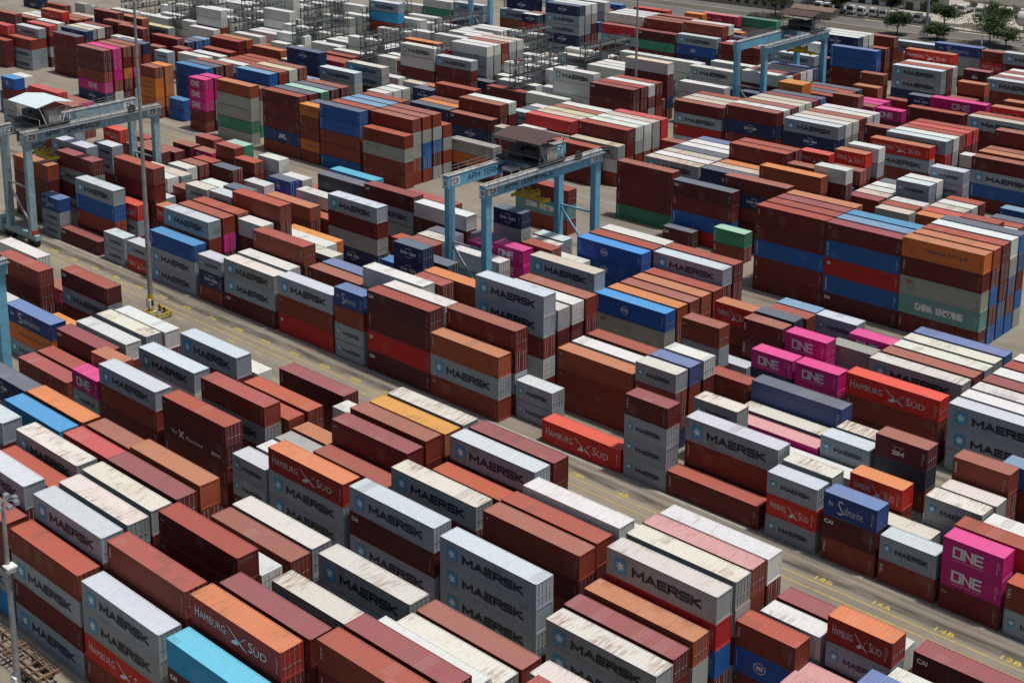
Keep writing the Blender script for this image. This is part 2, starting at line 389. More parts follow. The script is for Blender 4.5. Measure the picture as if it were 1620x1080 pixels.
def marks(code, L, v):
    """list of (verts, faces, colour, part name) on the long front wall; z for a 2.7 m box"""
    o = []; big = L > 7
    def T(s, a, b, z0, z1, col=WHT, bold=.02, vert=False, part='lettering'):
        if bold >= .02 and not vert and all(ch in GL for ch in s): V, Fc = stroke(s, a*L, b*L, z0, z1, .13+bold*2.9)
        else: V, Fc = text_fit(s, a*L, b*L, z0, z1, min(bold, .015), vert)
        o.append((V, Fc, col, 'side_lettering' if vert else part))
    c = code[0]; spec = code[2] if len(code) > 2 else ''
    def idmark(col=WHT, z=.55):
        V, Fc = text_fit('MRKU 2745180', L-.62, L-.5, z, z+1.5, .01, True); o.append((V, Fc, col, 'code_marking'))
        V, Fc = text_fit('22G1', L-.42, L-.34, z+.7, z+1.4, .01, True); o.append((V, Fc, col, 'code_marking'))
    def starbox(x0, x1, z0, z1, frame=False):
        V, Fc = rect(x0, x1, z0, z1); o.append((V, Fc, (.045,.33,.55) if not frame else (.12,.35,.40), 'star_panel'))
        cx, cz, r = (x0+x1)/2, (z0+z1)/2, (z1-z0)*.40
        V, Fc = star(cx, cz, r); o.append(([(a, -.006, b) for a, _, b in V], Fc, (.72,.78,.82), 'star_panel'))
    if c in 'Mx' or spec == 'V':
        if big: starbox(.075*L, .185*L, .62, 2.05, spec == 'V'); T('MAERSK', .24, .87, .82, 1.78, BLK, .045)
        else: starbox(.07*L, .19*L, 1.05, 1.8); T('MAERSK', .28, .86, 1.05, 1.62, BLK, .03)
        return o
    if spec == 'G': T('Hapag-Lloyd', .3, .85, 1.2, 1.9, (.03,.05,.14), .02); return o
    if c in 'HJ':
        k = .0 if big else .03
        T('H', .055+k, .10+k, 1.05, 2.0, WHT, -.005); T('AMBURG', .108+k, .40, 1.05, 1.78, WHT, -.005)
        V, Fc = bird(.42*L, .64*L, .55, 2.1); o.append((V, Fc, WHT, 'bird_emblem'))
        T('S', .655, .70, .85, 1.8, WHT, -.005); T('ÜD', .71, .85, .85, 1.72, WHT, -.005); idmark()
    elif c == 'O':
        if big: T('ONE', .40, .72, .85, 2.05, WHT, .02); T('OCEAN NETWORK EXPRESS', .40, .72, .55, .66, WHT, 0)
        else: T('ONE', .17, .68, .75, 2.0, WHT, .02); T('OCEAN NETWORK EXPRESS', .17, .68, .42, .54, WHT, 0)
        idmark()
    elif c == 'C':
        V, Fc = ring(.43*L, 1.4, .62, .08, sq=.95); o.append((V, Fc, WHT, 'round_emblem'))
        T('COSCO', .375, .485, 1.2, 1.62, WHT, .02); T('COSCO', .035, .05, .6, 2.2, WHT, .02, True); idmark()
    elif c == 'B': T('FLORENS', .03, .052 if big else .07, .35, 2.35, WHT, .05, True); idmark()
    elif c == 'G': T('CAPITAL', .03, .052 if big else .07, .35, 2.35, WHT, .05, True); idmark()
    elif c == 'S':
        T('S', .27, .37, .5, 2.2, WHT, -.01); T('afmarine', .385, .74, .75, 1.7, WHT, -.01)
        T('F=', .10, .18, 1.2, 1.8, WHT, .02); idmark()
    elif c == 'N':
        a, b = (.38, .62) if big else (.25, .78)
        T('CMA CGM', a, b, 1.15, 1.65, WHT, .03)
        V, Fc = ring((a+b)/2*L, 1.4, (b-a)*L*.32, .10, 14, 50, 130, .75); o.append((V, Fc, WHT, 'swoosh'))
        V, Fc = ring((a+b)/2*L, 1.4, (b-a)*L*.32, .10, 14, 235, 320, .75); o.append((V, Fc, WHT, 'swoosh')); idmark()
    elif c == 'T': T('CAI', .03, .105 if big else .2, 1.75, 2.2, WHT, .05); idmark((.45,.4,.38))
    elif c == 'D': T('CR', .035, .085 if big else .13, 1.72, 2.15, WHT, .05); idmark((.5,.3,.28))
    elif c == 'A': T('APL', .42, .63, .85, 1.9, WHT, .05); idmark()
    elif c == 'L': T('CHINA', .21, .43, .9, 1.9, WHT, .05); T('SHIPPING', .47, .80, .9, 1.9, WHT, .05); idmark()
    elif c == 'Q': T('OOCL', .09, .17 if big else .28, 1.85, 2.2, (.50,.03,.03), .03); idmark((.2,.2,.2))
    elif c == 'Z':
        for i in range(5): V, Fc = rect((.36+.04*i)*L, (.378+.04*i)*L, 1.75, 1.87); o.append((V, Fc, WHT, 'dotted_emblem'))
        for i in range(2): V, Fc = rect((.38+.1*i)*L, (.398+.1*i)*L, 1.5, 1.62); o.append((V, Fc, WHT, 'dotted_emblem'))
        T('ZIM', .33, .56, .75, 1.3, WHT, .06); idmark()
    elif c == 'F': T('The', .12, .22, 1.1, 1.55, WHT, .03); T('X', .25, .33, .8, 1.9, WHT, .04); T('Factor', .37, .64, .95, 1.5, WHT, .03); T('ZIM', .76, .90, .85, 1.3, WHT, .05)
    elif c == 'K': T('K', .2, .27, 1.0, 1.7, WHT, .02); T('LINE', .33, .57, 1.0, 1.45, WHT, .02); idmark()
    elif c == 'o' : T('Hapag-Lloyd', .28, .8, 1.2, 1.7, (.05,.05,.12), .01); idmark((.1,.08,.08))
    elif c in 'mb':
        if v == 0: T('triton', .03, .047 if big else .075, .9, 2.2, WHT, .02, True)
        elif v == 1: T('TEX', .035, .052 if big else .08, 1.1, 2.2, WHT, .02, True)
        elif v == 2: T('tex', .03, .075 if big else .13, 1.9, 2.15, (.5,.45,.43), .02)
        else:
            V, Fc = rect(.04*L, .05*L, 1.95, 2.15); o.append((V, Fc, WHT, 'lettering'))
        idmark((.45,.36,.33))
    elif c in 'wgcruYR': idmark((.2,.2,.2) if c in 'wg' else WHT)
    return o

def corr(mb, axis, L, z0, z1, off, sign, per=.278, dep=.036):
    """corrugated wall: outline along L, flat in z"""
    n = max(1, int(round(L/per))); p = L/n; pts = []
    for i in range(n):
        a = i*p; pts += [(a, 0), (a+p*.27, 0), (a+p*.5, dep), (a+p*.77, dep)]
    pts.append((L, 0))
    def P(a, d, z):
        return (a, off+sign*d, z) if axis == 'x' else (off+sign*d, a, z)
    for (a, d), (b, e) in zip(pts, pts[1:]):
        q = [P(a,d,z0), P(b,e,z0), P(b,e,z1), P(a,d,z1)]
        if (axis == 'x') == (sign < 0): q = q[::-1]
        mb.face(q)
HN = 2.7
_cm = {}
def cmeshes(L):
    if L in _cm: return _cm[L]
    W = 2.44; f = MB()
    for x in (0, L-.16):
        for y in (0, W-.16): f.box(x, y, .02, x+.16, y+.16, HN-.02)
    for y in (0, W-.09): f.box(.16, y, .04, L-.16, y+.09, .20); f.box(.16, y, HN-.10, L-.16, y+.09, HN-.01)
    for x in (0, L-.12): f.box(x, .16, .04, x+.12, W-.16, .19); f.box(x, .16, HN-.13, x+.12, W-.16, HN-.01)
    for x in (-.004, L-.176):
        for y in (-.004, W-.176):
            for z in (0, HN-.12): f.box(x, y, z, x+.18, y+.18, z+.12)
    wl = MB(); corr(wl, 'x', L-.32, .20, HN-.10, .02, 1); 
    wl.v = [(x+.16, y, z) for x, y, z in wl.v]
    k = MB(); corr(k, 'x', L-.32, .20, HN-.10, W-.02, -1); wl.add([(x+.16, y, z) for x, y, z in k.v], k.f)
    k = MB(); corr(k, 'y', W-.32, .19, HN-.13, .03, 1); wl.add([(x, y+.16, z) for x, y, z in k.v], k.f)
    wl.face(((.16,.1,.1),(L-.16,.1,.1),(L-.16,W-.1,.1),(.16,W-.1,.1)))
    en = MB(); k = MB(); corr(k, 'y', W-.32, .19, HN-.13, L-.03, -1); en.add([(x, y+.16, z) for x, y, z in k.v], k.f)
    rf = MB(); n = int(round((L-.3)/.41)); p = (L-.3)/n
    for i in range(n):
        a = .15+i*p
        for (u, du), (v2, dv) in (((0,0),(.30,0)),((.30,0),(.40,-.02)),((.40,-.02),(.90,-.02)),((.90,-.02),(1,0))):
            rf.face(((a+u*p,.09,HN-.022+du),(a+v2*p,.09,HN-.022+dv),(a+v2*p,W-.09,HN-.022+dv),(a+u*p,W-.09,HN-.022+du)))
    rf.box(0.004, .0, HN-.0095, L-.004, .09, HN-.004); rf.box(0.004, W-.09, HN-.0095, L-.004, W, HN-.004)
    rf.box(.004, .09, HN-.0095, .15, W-.09, HN-.004); rf.box(L-.15, .09, HN-.0095, L-.004, W-.09, HN-.004)
    dl = MB()
    for i in range(5): dl.box(L-.07, .17, .21+i*.472, L-.03, 1.21, .21+i*.472+.44)
    dl.box(L-.09, .17, .2, L-.06, 1.21, HN-.14)
    rd = MB()
    for y in (.42, .92):
        rd.tube((L+.0, y, .16), (L+.0, y, HN-.1), .028, n=6); rd.box(L-.02, y-.16, 1.05, L+.02, y+.16, 1.11)
    _cm[L] = dict(frame=f.mesh('container_frame', [PAINT]), walls=wl.mesh('container_walls', [PAINT]), end=en.mesh('container_end', [PAINT]),
                  roof=rf.mesh('container_roof', [PAINT]), door=dl.mesh('container_door', [PAINT]), rod=rd.mesh('door_lock_rods', [GREYST]))
    return _cm[L]
_mk = {}
def markmeshes(code, L, v):
    k = (code[0] + (code[2] if len(code) > 2 and code[2] in 'VG' and code[0] == 'w' else ''), L, v)
    if k in _mk: return _mk[k]
    d = {}
    for V, Fc, col, part in marks(code, L, v):
        mb = d.setdefault(part, MB()); mb.add([(a, b-.006, c) for a, b, c in V], Fc, c=col+(1,))
    _mk[k] = {p: mb.mesh(p, [LETTER_FAR]) for p, mb in d.items()}
    return _mk[k]
BASES = [61.77, 90.67, 128.93, 156.77, 193.2, 220.3, 257.0, 284.0, 318.5, 345.0]
STACKS = '''0 0 -131.67 2.71 4 b m M c 1000
0 0 -118.75 2.68 4 b M m M 1111
0 0 -106.05 2.62 4 M x H b 1110
0 0 -92.62 2.71 4 c T m M 10--
0 1 -133.01 2.65 4 M m m N m 10---
0 1 -119.05 2.64 4 M m m m m 10---
0 1 -106.02 2.67 4 b b m m M 11---
0 1 -92.98 2.72 4 J m m m g 11---
0 2 -131.92 3.00 4 b m b m 1---
0 2 -119.08 2.67 4 x M m M b 10---
0 2 -92.73 2.70 4 m^p m g N N 10---
0 2 -79.76 2.80 4 b^r m m g m 10---
0 3 -147.74 2.61 4 M m m b M 10---
0 3 -132.61 2.69 4 x m N T m 1----
0 3 -119.45 2.70 4 x m T M M 10---
0 3 -106.07 2.81 4 m m b m m 11---
0 3 -79.74 2.79 4 m^p m T m M 1----
0 4 -119.34 2.72 4 m^p m M b T 1----
0 4 -106.43 2.73 4 w m m g 0---
0 4 -92.84 2.77 4 x M T T 1---
0 4 -80.39 3.00 4 w m m m 1---
0 5 -145.79 2.66 4 c^C B w w 1---
0 5 -132.89 2.70 4 r^R m m m 1---
0 5 -119.58 2.77 4 b^o b w N M 10---
0 5 -105.81 2.82 4 b^q m m m 10--
0 5 -80.06 2.78 4 x m M m 1---
0 5 -65.77 3.00 4 b m N M 0---
0 6 -158.18 2.64 4 N^n N N b 10--
0 6 -145.82 2.68 4 b^O m m T 1---
0 6 -132.79 2.70 4 b^q b T b 1---
0 6 -106.17 2.80 4 x M b m 10--
0 6 -93.08 2.80 4 x M m m 10--
0 6 -80.10 2.76 4 b^q m T g 1---
0 6 -67.14 2.80 4 x m m m 1---
1 0 -167.82 2.50 4 b m 10
1 0 -154.14 2.50 2 O M m 100
1 0 -147.55 2.54 4 M b m M 111-
1 0 -133.92 2.57 4 m F m b 1110
1 0 -120.70 2.50 2 M M m 100
1 0 -114.14 2.65 4 J M M b 111-
1 0 -101.02 2.71 4 M T M m 1110
1 0 -88.01 2.61 4 M M M T 1110
1 0 -74.66 2.51 4 x M M 11-
1 1 -167.82 2.50 4 b m 0-
1 1 -153.99 3.00 2 b^o m m 0--
1 1 -120.06 2.50 2 w m m 0--
1 1 -75.05 2.50 4 m^p m b 10-
1 1 -46.05 2.74 2 S m m m m 0----
1 2 -193.55 2.50 4 w m M 000
1 2 -181.15 2.50 4 S^B o M 110
1 2 -167.54 2.50 4 T m T 10-
1 2 -134.19 2.65 4 b x m T 110-
1 2 -120.17 2.50 2 g m m 0--
1 2 -113.46 2.73 4 b^s m b 1--
1 2 -100.91 2.70 4 x m M T 10--
1 2 -87.77 2.72 4 b^q m b g 110-
1 2 -75.00 2.61 4 b^o g b 10-
1 2 -54.23 2.71 2 b^P b m 0--
1 3 -175.88 3.00 2 o b 0-
1 3 -167.09 2.61 4 w b m 10-
1 3 -151.87 2.81 4 M w m 10-
1 3 -133.37 2.76 4 b m m 0--
1 3 -120.54 2.50 2 b^o m T 0--
1 3 -113.58 2.76 4 m^p m g T 10--
1 3 -88.01 2.71 4 b^r m b m 10--
1 3 -74.63 2.77 4 x R B m 1100
1 3 -46.71 2.66 2 x m m m 0---
1 4 -193.76 2.65 4 b m m m 110-
1 4 -166.58 2.73 4 x b m 1--
1 4 -133.34 2.79 4 b m g 10-
1 4 -113.71 2.84 4 b^q m m m 10--
1 4 -100.61 2.82 4 b m m 1--
1 4 -87.66 2.85 4 w m N m 1---
1 4 -74.60 2.82 4 x g b w 1000
1 4 -62.30 2.50 2 b C m 110
1 4 -56.12 2.55 2 b^P b 0-
1 5 -180.28 2.66 4 T M m m 110-
1 5 -166.39 2.66 4 w m w 10-
1 5 -150.78 2.99 4 M m m 10-
1 5 -120.08 2.81 2 w m g 0--
1 5 -113.62 2.80 4 Y b m m 10--
1 5 -100.72 2.83 4 M m b b 10--
1 5 -88.41 3.00 4 x m m 0--
1 5 -74.94 2.77 4 b^P b m b 10--
1 5 -61.58 2.50 2 w w m 10-
1 5 -54.95 2.50 2 J M m N 110-
1 6 -204.32 2.87 4 w m m 1--
1 6 -190.96 2.50 4 O^q m 00
1 6 -150.23 3.00 4 w m 0-
1 6 -133.57 2.75 4 m^p m m 100
1 6 -113.61 2.81 4 x m m N 1---
1 6 -100.65 2.83 4 m^p m m N 10--
1 6 -74.98 2.72 4 w b m b 10--
1 6 -61.70 2.50 2 m^p m g 1--
1 6 -55.46 2.50 2 w m b 00-
1 6 -48.37 2.73 4 T^p m m 1--
2 0 -225.62 2.50 2 S M M 000
2 0 -219.32 2.50 4 T 1
2 0 -205.41 2.50 2 M M 00
2 0 -198.36 2.50 2 M H 00
2 0 -191.45 2.83 4 B M M 111
2 0 -178.27 2.50 2 M N b 000
2 0 -171.55 2.82 4 x M T 111
2 0 -158.52 2.98 4 M b D 111
2 0 -145.88 2.61 2 S b M M 1000
2 0 -138.98 2.95 4 T m D T 1111
2 0 -126.67 2.99 4 b^o M b 111
2 0 -107.22 2.95 4 H 1
2 0 -94.60 2.62 2 m^p M M M 1111
2 0 -88.42 2.84 4 m^r 1
2 0 -75.32 2.50 2 M H M 111
2 0 -68.50 2.59 2 S T b 111
2 0 -62.03 2.64 2 M b 11
2 0 -55.42 2.60 2 O O m 111
2 0 -48.96 2.76 2 b M 10
2 1 -239.81 2.89 4 b^o m m m 1000
2 1 -218.41 2.83 4 M B b m 1100
2 1 -191.40 2.92 4 M b m b 10--
2 1 -171.81 2.87 4 w m M 0--
2 1 -138.85 2.94 4 w g T g 10--
2 1 -126.47 2.93 4 m^q m M m 1000
2 1 -114.11 2.56 2 M M 10
2 1 -88.03 2.91 4 M b m 110
2 1 -75.30 2.61 2 x m b 1--
2 1 -64.16 2.50 2 x m 1-
2 1 -55.67 2.59 4 r^r m b 10-
2 2 -229.26 2.76 4 m^p x m M g 10000
2 2 -209.77 2.82 2 H M b 000
2 2 -191.40 2.92 4 b^r O m m 100-
2 2 -171.50 2.90 4 b m m m 10--
2 2 -158.44 2.93 4 b^q m m 1--
2 2 -146.13 2.97 4 w g N b 10--
2 2 -68.78 2.55 2 H^O b b 10-
2 2 -60.24 2.71 2 x g m 10-
2 2 -54.06 2.50 4 w m m 0--
2 3 -249.60 2.66 4 G g m ---
2 3 -235.76 2.92 4 M M m m b 00---
2 3 -214.71 2.94 4 b^r m T b m 1100-
2 3 -202.40 2.80 2 H^o m m 00-
2 3 -191.40 2.92 4 b B m m 000-
2 3 -178.99 2.77 2 w m b T 000-
2 3 -158.56 2.92 4 u^u m N 0--
2 3 -139.08 2.86 2 b m b m 0---
2 3 -126.68 2.95 4 M M b w m 11000
2 3 -112.13 2.78 4 b^o b b 111
2 3 -99.67 2.56 2 x b b N 1000
2 3 -90.92 2.75 2 x m M 1--
2 3 -79.49 2.51 4 w m 0-
2 3 -60.06 2.67 2 x g b 1--
2 4 -237.26 2.97 4 m m --
2 4 -209.93 2.79 2 M M m 0--
2 4 -197.25 2.53 2 x g b T b 00---
2 4 -190.52 2.56 2 M m b m m 0----
2 4 -184.14 2.79 4 b m m b b 10---
2 4 -171.83 2.78 4 x m m 0--
2 4 -151.88 2.56 4 T m --
2 4 -139.57 2.83 4 b^O b m m 10--
2 4 -126.68 3.00 4 x m N m 0000
2 4 -112.08 2.81 4 w g b 1--
2 4 -99.67 2.56 2 u^u b b m 100-
2 4 -88.12 2.82 4 O^P O 1-
2 4 -75.64 2.53 2 M g m 10-
2 4 -69.06 2.51 2 Z^q n b M 1100
2 4 -60.23 2.59 2 b^q b m M 100-
2 5 -230.36 2.70 2 M M m M m 000--
2 5 -218.97 2.71 4 w m m m 00--
2 5 -205.27 2.50 2 b^q m m m 00--
2 5 -196.99 2.50 2 w g m g m 0----
2 5 -190.41 2.61 2 g^n g w m m 0----
2 5 -176.64 2.72 4 w m g 0--
2 5 -148.82 2.58 2 N N m m m 10---
2 5 -139.42 3.00 4 x g g ---
2 5 -126.68 3.00 4 w m m w 00--
2 5 -111.93 2.87 4 b^r m m 1--
2 5 -99.62 2.56 2 w m M m 10--
2 5 -88.23 2.92 4 x m 1-
2 5 -75.38 2.53 2 x m m 0--
2 5 -56.20 2.51 2 B^b b m m 000-
2 6 -237.39 2.62 4 b M B ---
2 6 -218.90 2.67 4 M^t m m M 0---
2 6 -178.30 2.54 4 o m T 0--
2 6 -154.77 2.61 2 B b b 0--
2 6 -146.43 2.54 2 n^n n w b 0---
2 6 -126.68 3.00 4 b^q m m m 10--
2 6 -95.00 2.50 2 b^r m b 10-
2 6 -88.49 2.79 4 u^n N m 10-
2 6 -73.49 2.50 2 n^n -
3 0 -270.68 2.65 4 b^q m M m m 10000
3 0 -239.79 3.00 4 m^q m m 1--
3 0 -225.13 2.50 2 w m m 00-
3 0 -210.86 2.50 2 m^n m m N 00--
3 0 -195.37 2.50 4 b^o m m 10-
3 0 -178.41 2.80 4 M m g N 1110
3 0 -159.27 2.55 2 m^q m M 0--
3 0 -151.30 2.78 4 w M m 10-
3 0 -133.11 2.80 4 M^t D m w 10--
3 0 -120.80 2.84 4 C Q m 11-
3 0 -105.89 2.95 2 b^q M m 100
3 0 -94.90 2.50 2 O N m 10-
3 0 -88.47 2.53 2 O O m 10-
3 0 -81.35 2.80 4 H b m 110
3 0 -68.13 2.85 4 M M M 110
3 1 -281.41 2.79 4 r^R b w m M 00000
3 1 -239.09 2.90 4 m^q m m 0--
3 1 -225.24 2.50 2 b^q m m 00-
3 1 -205.37 2.50 2 w^w g N 0--
3 1 -199.19 2.76 2 O m --
3 1 -187.30 2.50 4 b b 00
3 1 -166.00 2.83 2 b m 00
3 1 -159.79 2.54 2 x m M 0--
3 1 -143.01 2.50 2 O O m m 10--
3 1 -120.82 2.84 4 b^O b m 10-
3 1 -103.40 3.00 2 M 0
3 1 -90.19 3.00 2 O O --
3 1 -68.13 2.85 4 w g b 1--
3 2 -298.63 2.61 2 C m g M m 00000
3 2 -256.72 2.77 2 H m w 00-
3 2 -225.09 2.50 2 b m m 00-
3 2 -211.88 2.50 2 b b T m 00--
3 2 -201.58 2.80 2 C^n m b 00-
3 2 -193.84 2.50 4 w m m 00-
3 2 -160.51 2.50 2 g^n m g 0--
3 2 -151.22 2.59 2 O M m 0--
3 2 -139.90 2.54 2 b^r m m g 0---
3 2 -120.82 2.84 4 b^q b m 1--
3 2 -99.98 2.89 2 m^q m m 100
3 2 -93.49 2.86 2 O O m 10-
3 2 -81.40 2.83 4 x M m 1--
3 2 -68.13 2.85 4 w g b 0--
3 3 -235.79 2.72 2 m^q O m 0--
3 3 -228.85 2.68 2 O^q O w 0--
3 3 -221.51 2.60 2 b m m g 00--
3 3 -208.19 2.65 2 w g N g 00--
3 3 -201.48 2.70 2 w m m 0--
3 3 -191.11 2.59 4 n^n n m M 10--
3 3 -178.74 2.75 4 T M g m 1000
3 3 -166.43 2.57 4 w m m b 100-
3 3 -153.44 2.61 2 g^n m T 0--
3 3 -144.63 2.50 2 B B --
3 3 -136.58 2.68 2 w m m 0--
3 3 -120.82 2.84 4 b^o b m 10-
3 3 -106.42 2.86 2 H^o b m 100
3 3 -100.01 2.95 2 n^n n b 0--
3 3 -88.66 2.50 2 Q g m 10-
3 3 -81.40 2.83 4 b^q b w 1--
3 3 -68.13 2.85 4 b^p b T 0--
3 4 -288.94 2.88 4 O^q m b 000
3 4 -255.71 2.80 2 b m 0-
3 4 -222.37 2.84 2 B B --
3 4 -207.45 2.85 2 O -
3 4 -201.27 2.84 2 b m 0-
3 4 -158.86 2.62 2 O m --
3 4 -144.25 2.72 2 x b N 0--
3 4 -133.55 2.76 4 C C B m 100-
3 4 -120.82 2.84 4 b^r m m 10-
3 4 -99.79 2.83 2 b m M 0--
3 4 -87.45 2.78 2 O M m 1--
3 4 -81.27 2.83 4 x g m 1--
3 4 -68.13 2.85 4 w g m 0--
3 5 -315.96 2.76 2 B C 00
3 5 -309.78 2.60 2 w m g b 0000
3 5 -289.78 2.77 4 O^q m b 000
3 5 -236.06 2.76 2 b m m 0--
3 5 -229.33 2.69 2 w b --
3 5 -216.97 2.58 2 o m --
3 5 -207.58 2.50 4 u^u -
3 5 -194.78 2.50 4 b^q -
3 5 -175.20 2.96 4 b m b 0--
3 5 -153.59 2.71 2 N g m m 10--
3 5 -144.92 2.75 2 M b m 0--
3 5 -133.66 2.76 4 m^r m b T 00--
3 5 -121.35 2.71 4 M m m N 10--
3 5 -100.21 2.81 2 B^b B b 0--
3 5 -94.03 2.77 2 M M T 1--
3 5 -81.40 2.83 4 x g T 1--
3 5 -68.13 2.85 4 b^r b m 0--
3 6 -229.88 2.53 2 G^l G b 00-
3 6 -197.81 2.69 4 c^c m T 0--
3 6 -133.66 2.76 4 w m M b 0---
3 6 -121.35 2.71 4 m^r m m m 100-
3 6 -81.40 2.83 4 B^u B g 1--
3 6 -68.13 2.85 4 w g w 0--
4 0 -315.12 2.73 4 m^q m b O N 00000
4 0 -287.02 2.50 2 b^q o o o b 00000
4 0 -267.52 2.50 2 O O O m b 00000
4 0 -256.99 2.70 4 b^o Q Q G Q 10000
4 0 -240.57 2.76 4 m^r m m A b 10000
4 0 -228.26 2.50 2 o b b o b 00000
4 0 -221.78 2.73 4 B^n B b b B 10000
4 0 -208.69 2.72 4 b Q b b 1110
4 0 -167.54 2.77 4 m L b 111
4 0 -117.38 2.81 4 m m B m m 11111
4 0 -105.08 2.80 4 m B D B T 11111
4 0 -92.77 2.90 4 o^o m Q L m 11111
4 1 -315.12 2.73 4 O O O b w 00000
4 1 -287.02 2.50 2 o o o o b 00000
4 1 -280.04 2.53 2 B B 00
4 1 -267.52 2.50 2 O O g g n 00000
4 1 -240.57 2.76 4 m^n m b m b 0----
4 1 -228.26 2.50 2 N^n m m m m 0----
4 1 -221.81 2.73 4 m^r m T m M 00---
4 1 -209.50 2.71 4 b^q g Q b b 10000
4 1 -117.38 2.81 4 m^r m m N m 0----
4 1 -105.08 2.80 4 B^b B m g m 0----
4 1 -92.77 2.90 4 b^o m B m B 10000
4 2 -373.51 2.58 4 m m m 000
4 2 -315.12 2.73 4 b^q m o m m 00000
4 2 -261.14 2.86 4 b^q Q Q G 0000
4 2 -240.24 2.76 4 G^l m T g m 0----
4 2 -221.81 2.73 4 B^b B w m m 0----
4 2 -209.50 2.71 4 b^q g B B b 00000
4 2 -117.38 2.81 4 m^p m m m m 0----
4 2 -105.08 2.80 4 B^a B m w m 0----
4 2 -92.77 2.90 4 m^r m m u B 10000
4 3 -377.42 2.78 4 r^R m m T 00--
4 3 -364.82 2.87 4 b M M 000
4 3 -315.12 2.73 4 b^q b O m M 00000
4 3 -284.99 3.00 4 B B B m 000-
4 3 -261.14 2.84 4 B^b m m b N 10---
4 3 -240.24 2.76 4 m^n m b g m 0----
4 3 -221.81 2.73 4 B^b B g w g 0----
4 3 -209.50 2.71 4 b^q g B m g 00000
4 3 -141.14 3.00 2 T^n 1
4 3 -130.74 2.59 2 G^l b 10
4 3 -117.36 2.81 4 b^o m b N m 0----
4 3 -92.79 2.90 4 w^w g u b B 10000
4 4 -365.71 2.80 4 M b M M 0000
4 4 -345.95 2.88 4 m^n m m m 0000
4 4 -315.12 2.73 4 N^n b m w N 00---
4 4 -284.99 3.00 4 m^n m b T 0---
4 4 -261.14 2.84 4 b^q m m m b 00---
4 4 -240.24 2.76 4 m^q m m T m 0----
4 4 -221.81 2.73 4 m^r m b m M 0----
4 4 -209.50 2.70 4 b g b g 0000
4 4 -141.41 2.70 4 T^n m B D 1110
4 4 -92.79 2.90 4 B^n u m B g 00000
4 5 -364.80 2.93 4 r^R m g m 0000
4 5 -346.33 2.50 4 N^n m m m N 00---
4 5 -284.99 3.00 4 b^q m N g 00--
4 5 -261.14 2.84 4 w^y m T m m 00---
4 5 -198.50 2.50 4 Q o m 100
4 5 -155.79 2.71 4 m^q m m G 1111
4 5 -132.87 2.54 4 m^q N b m m 10000
4 6 -261.14 2.84 4 b^q m T m T 00---
5 0 -405.25 2.91 4 m^q m N 00-
5 0 -380.84 2.94 4 w m T 0--
5 0 -364.16 3.00 4 x^y m m 00-
5 0 -340.91 2.97 4 w g m 0--
5 0 -320.12 2.53 2 M g m 000
5 0 -309.40 2.80 4 w m N 0--
5 0 -279.99 2.70 4 w^b m m ---
5 0 -265.75 3.00 4 w^b m b 0--
5 0 -252.54 2.55 4 M g x N m 000--
5 0 -197.21 2.62 2 x^t m M 000
5 0 -190.85 2.99 2 w m g 000
5 0 -182.67 2.62 4 m^r m m 111
5 0 -158.51 2.93 4 x^t g m 1--
5 0 -145.82 2.96 4 N^n N m 0--
5 0 -133.51 2.94 4 b^O m m T 10--
5 0 -111.16 2.91 2 x^t m b 0--
5 0 -96.39 2.59 2 m^r m m m 0---
5 1 -399.65 2.56 4 m^q m m 0--
5 1 -364.16 3.00 4 w^w m m 00-
5 1 -334.53 2.50 2 O O --
5 1 -327.75 2.52 2 b^q m b 00-
5 1 -296.41 2.58 4 w m w 00-
5 1 -257.69 2.73 4 c^c c m ---
5 1 -239.39 2.87 2 w g M 0--
5 1 -225.38 2.69 4 N^n N m 00-
5 1 -212.87 2.63 4 T^q N m 100
5 1 -193.34 2.53 4 w g m 000
5 1 -179.29 2.76 4 x^t w b 000
5 1 -158.51 2.93 4 w g T 0--
5 1 -145.59 2.96 4 x^t m w 0--
5 1 -124.30 2.60 2 w m T m M 000--
5 1 -111.52 2.91 2 m^r m m 0--
5 1 -105.34 2.74 2 b^O m b 0--
5 1 -96.39 2.54 2 w m b ---
5 2 -424.68 2.82 4 w g --
5 2 -399.65 2.56 4 w m m 0--
5 2 -387.30 2.65 4 H^o m w M 00--
5 2 -364.24 3.00 4 T m b 00-
5 2 -345.87 2.68 4 m^q m m b 00--
5 2 -319.97 2.55 2 r^q m m 00-
5 2 -310.83 2.57 4 w m m 0--
5 2 -296.41 2.58 4 m^r m w 0--
5 2 -271.29 2.82 4 N N m N N 000--
5 2 -239.39 2.87 2 w g m 0--
5 2 -225.38 2.69 4 b^O m M 0--
5 2 -212.87 2.66 4 b^q m b b 10--
5 2 -193.34 2.59 4 r^R m m m 10--
5 2 -179.29 2.76 4 m^r m b g 100-
5 2 -158.51 2.93 4 x^t g w 0--
5 2 -145.59 2.96 4 b^O m m 0--
5 2 -126.86 2.56 2 x^t m m ---
5 2 -119.50 2.65 2 b^p m g 0--
5 2 -111.52 2.91 2 w m N 0--
5 2 -105.34 2.74 2 r^R m b 0--
5 2 -96.39 2.54 2 w m g 0--
5 3 -399.65 2.56 4 w m T 0--
5 3 -384.58 2.74 4 b^q m b 0--
5 3 -357.90 2.58 4 m^q m m m 00--
5 3 -333.61 3.00 4 m^r m m 00-
5 3 -315.37 2.50 4 b^P m --
5 3 -296.41 2.58 4 m^r m m 0--
5 3 -265.75 3.00 4 r^r m g m 0---
5 3 -252.48 2.53 4 x x m g T 000--
5 3 -239.39 2.87 2 w g m 00-
5 3 -225.38 2.69 4 b^q m m 0--
5 3 -212.87 2.66 4 w m m m 000-
5 3 -193.34 2.59 4 x^t m m b 0---
5 3 -179.29 2.76 4 w g b b 000-
5 3 -158.51 2.93 4 u^n N g 0--
5 3 -145.45 3.00 4 m^r m m M 10--
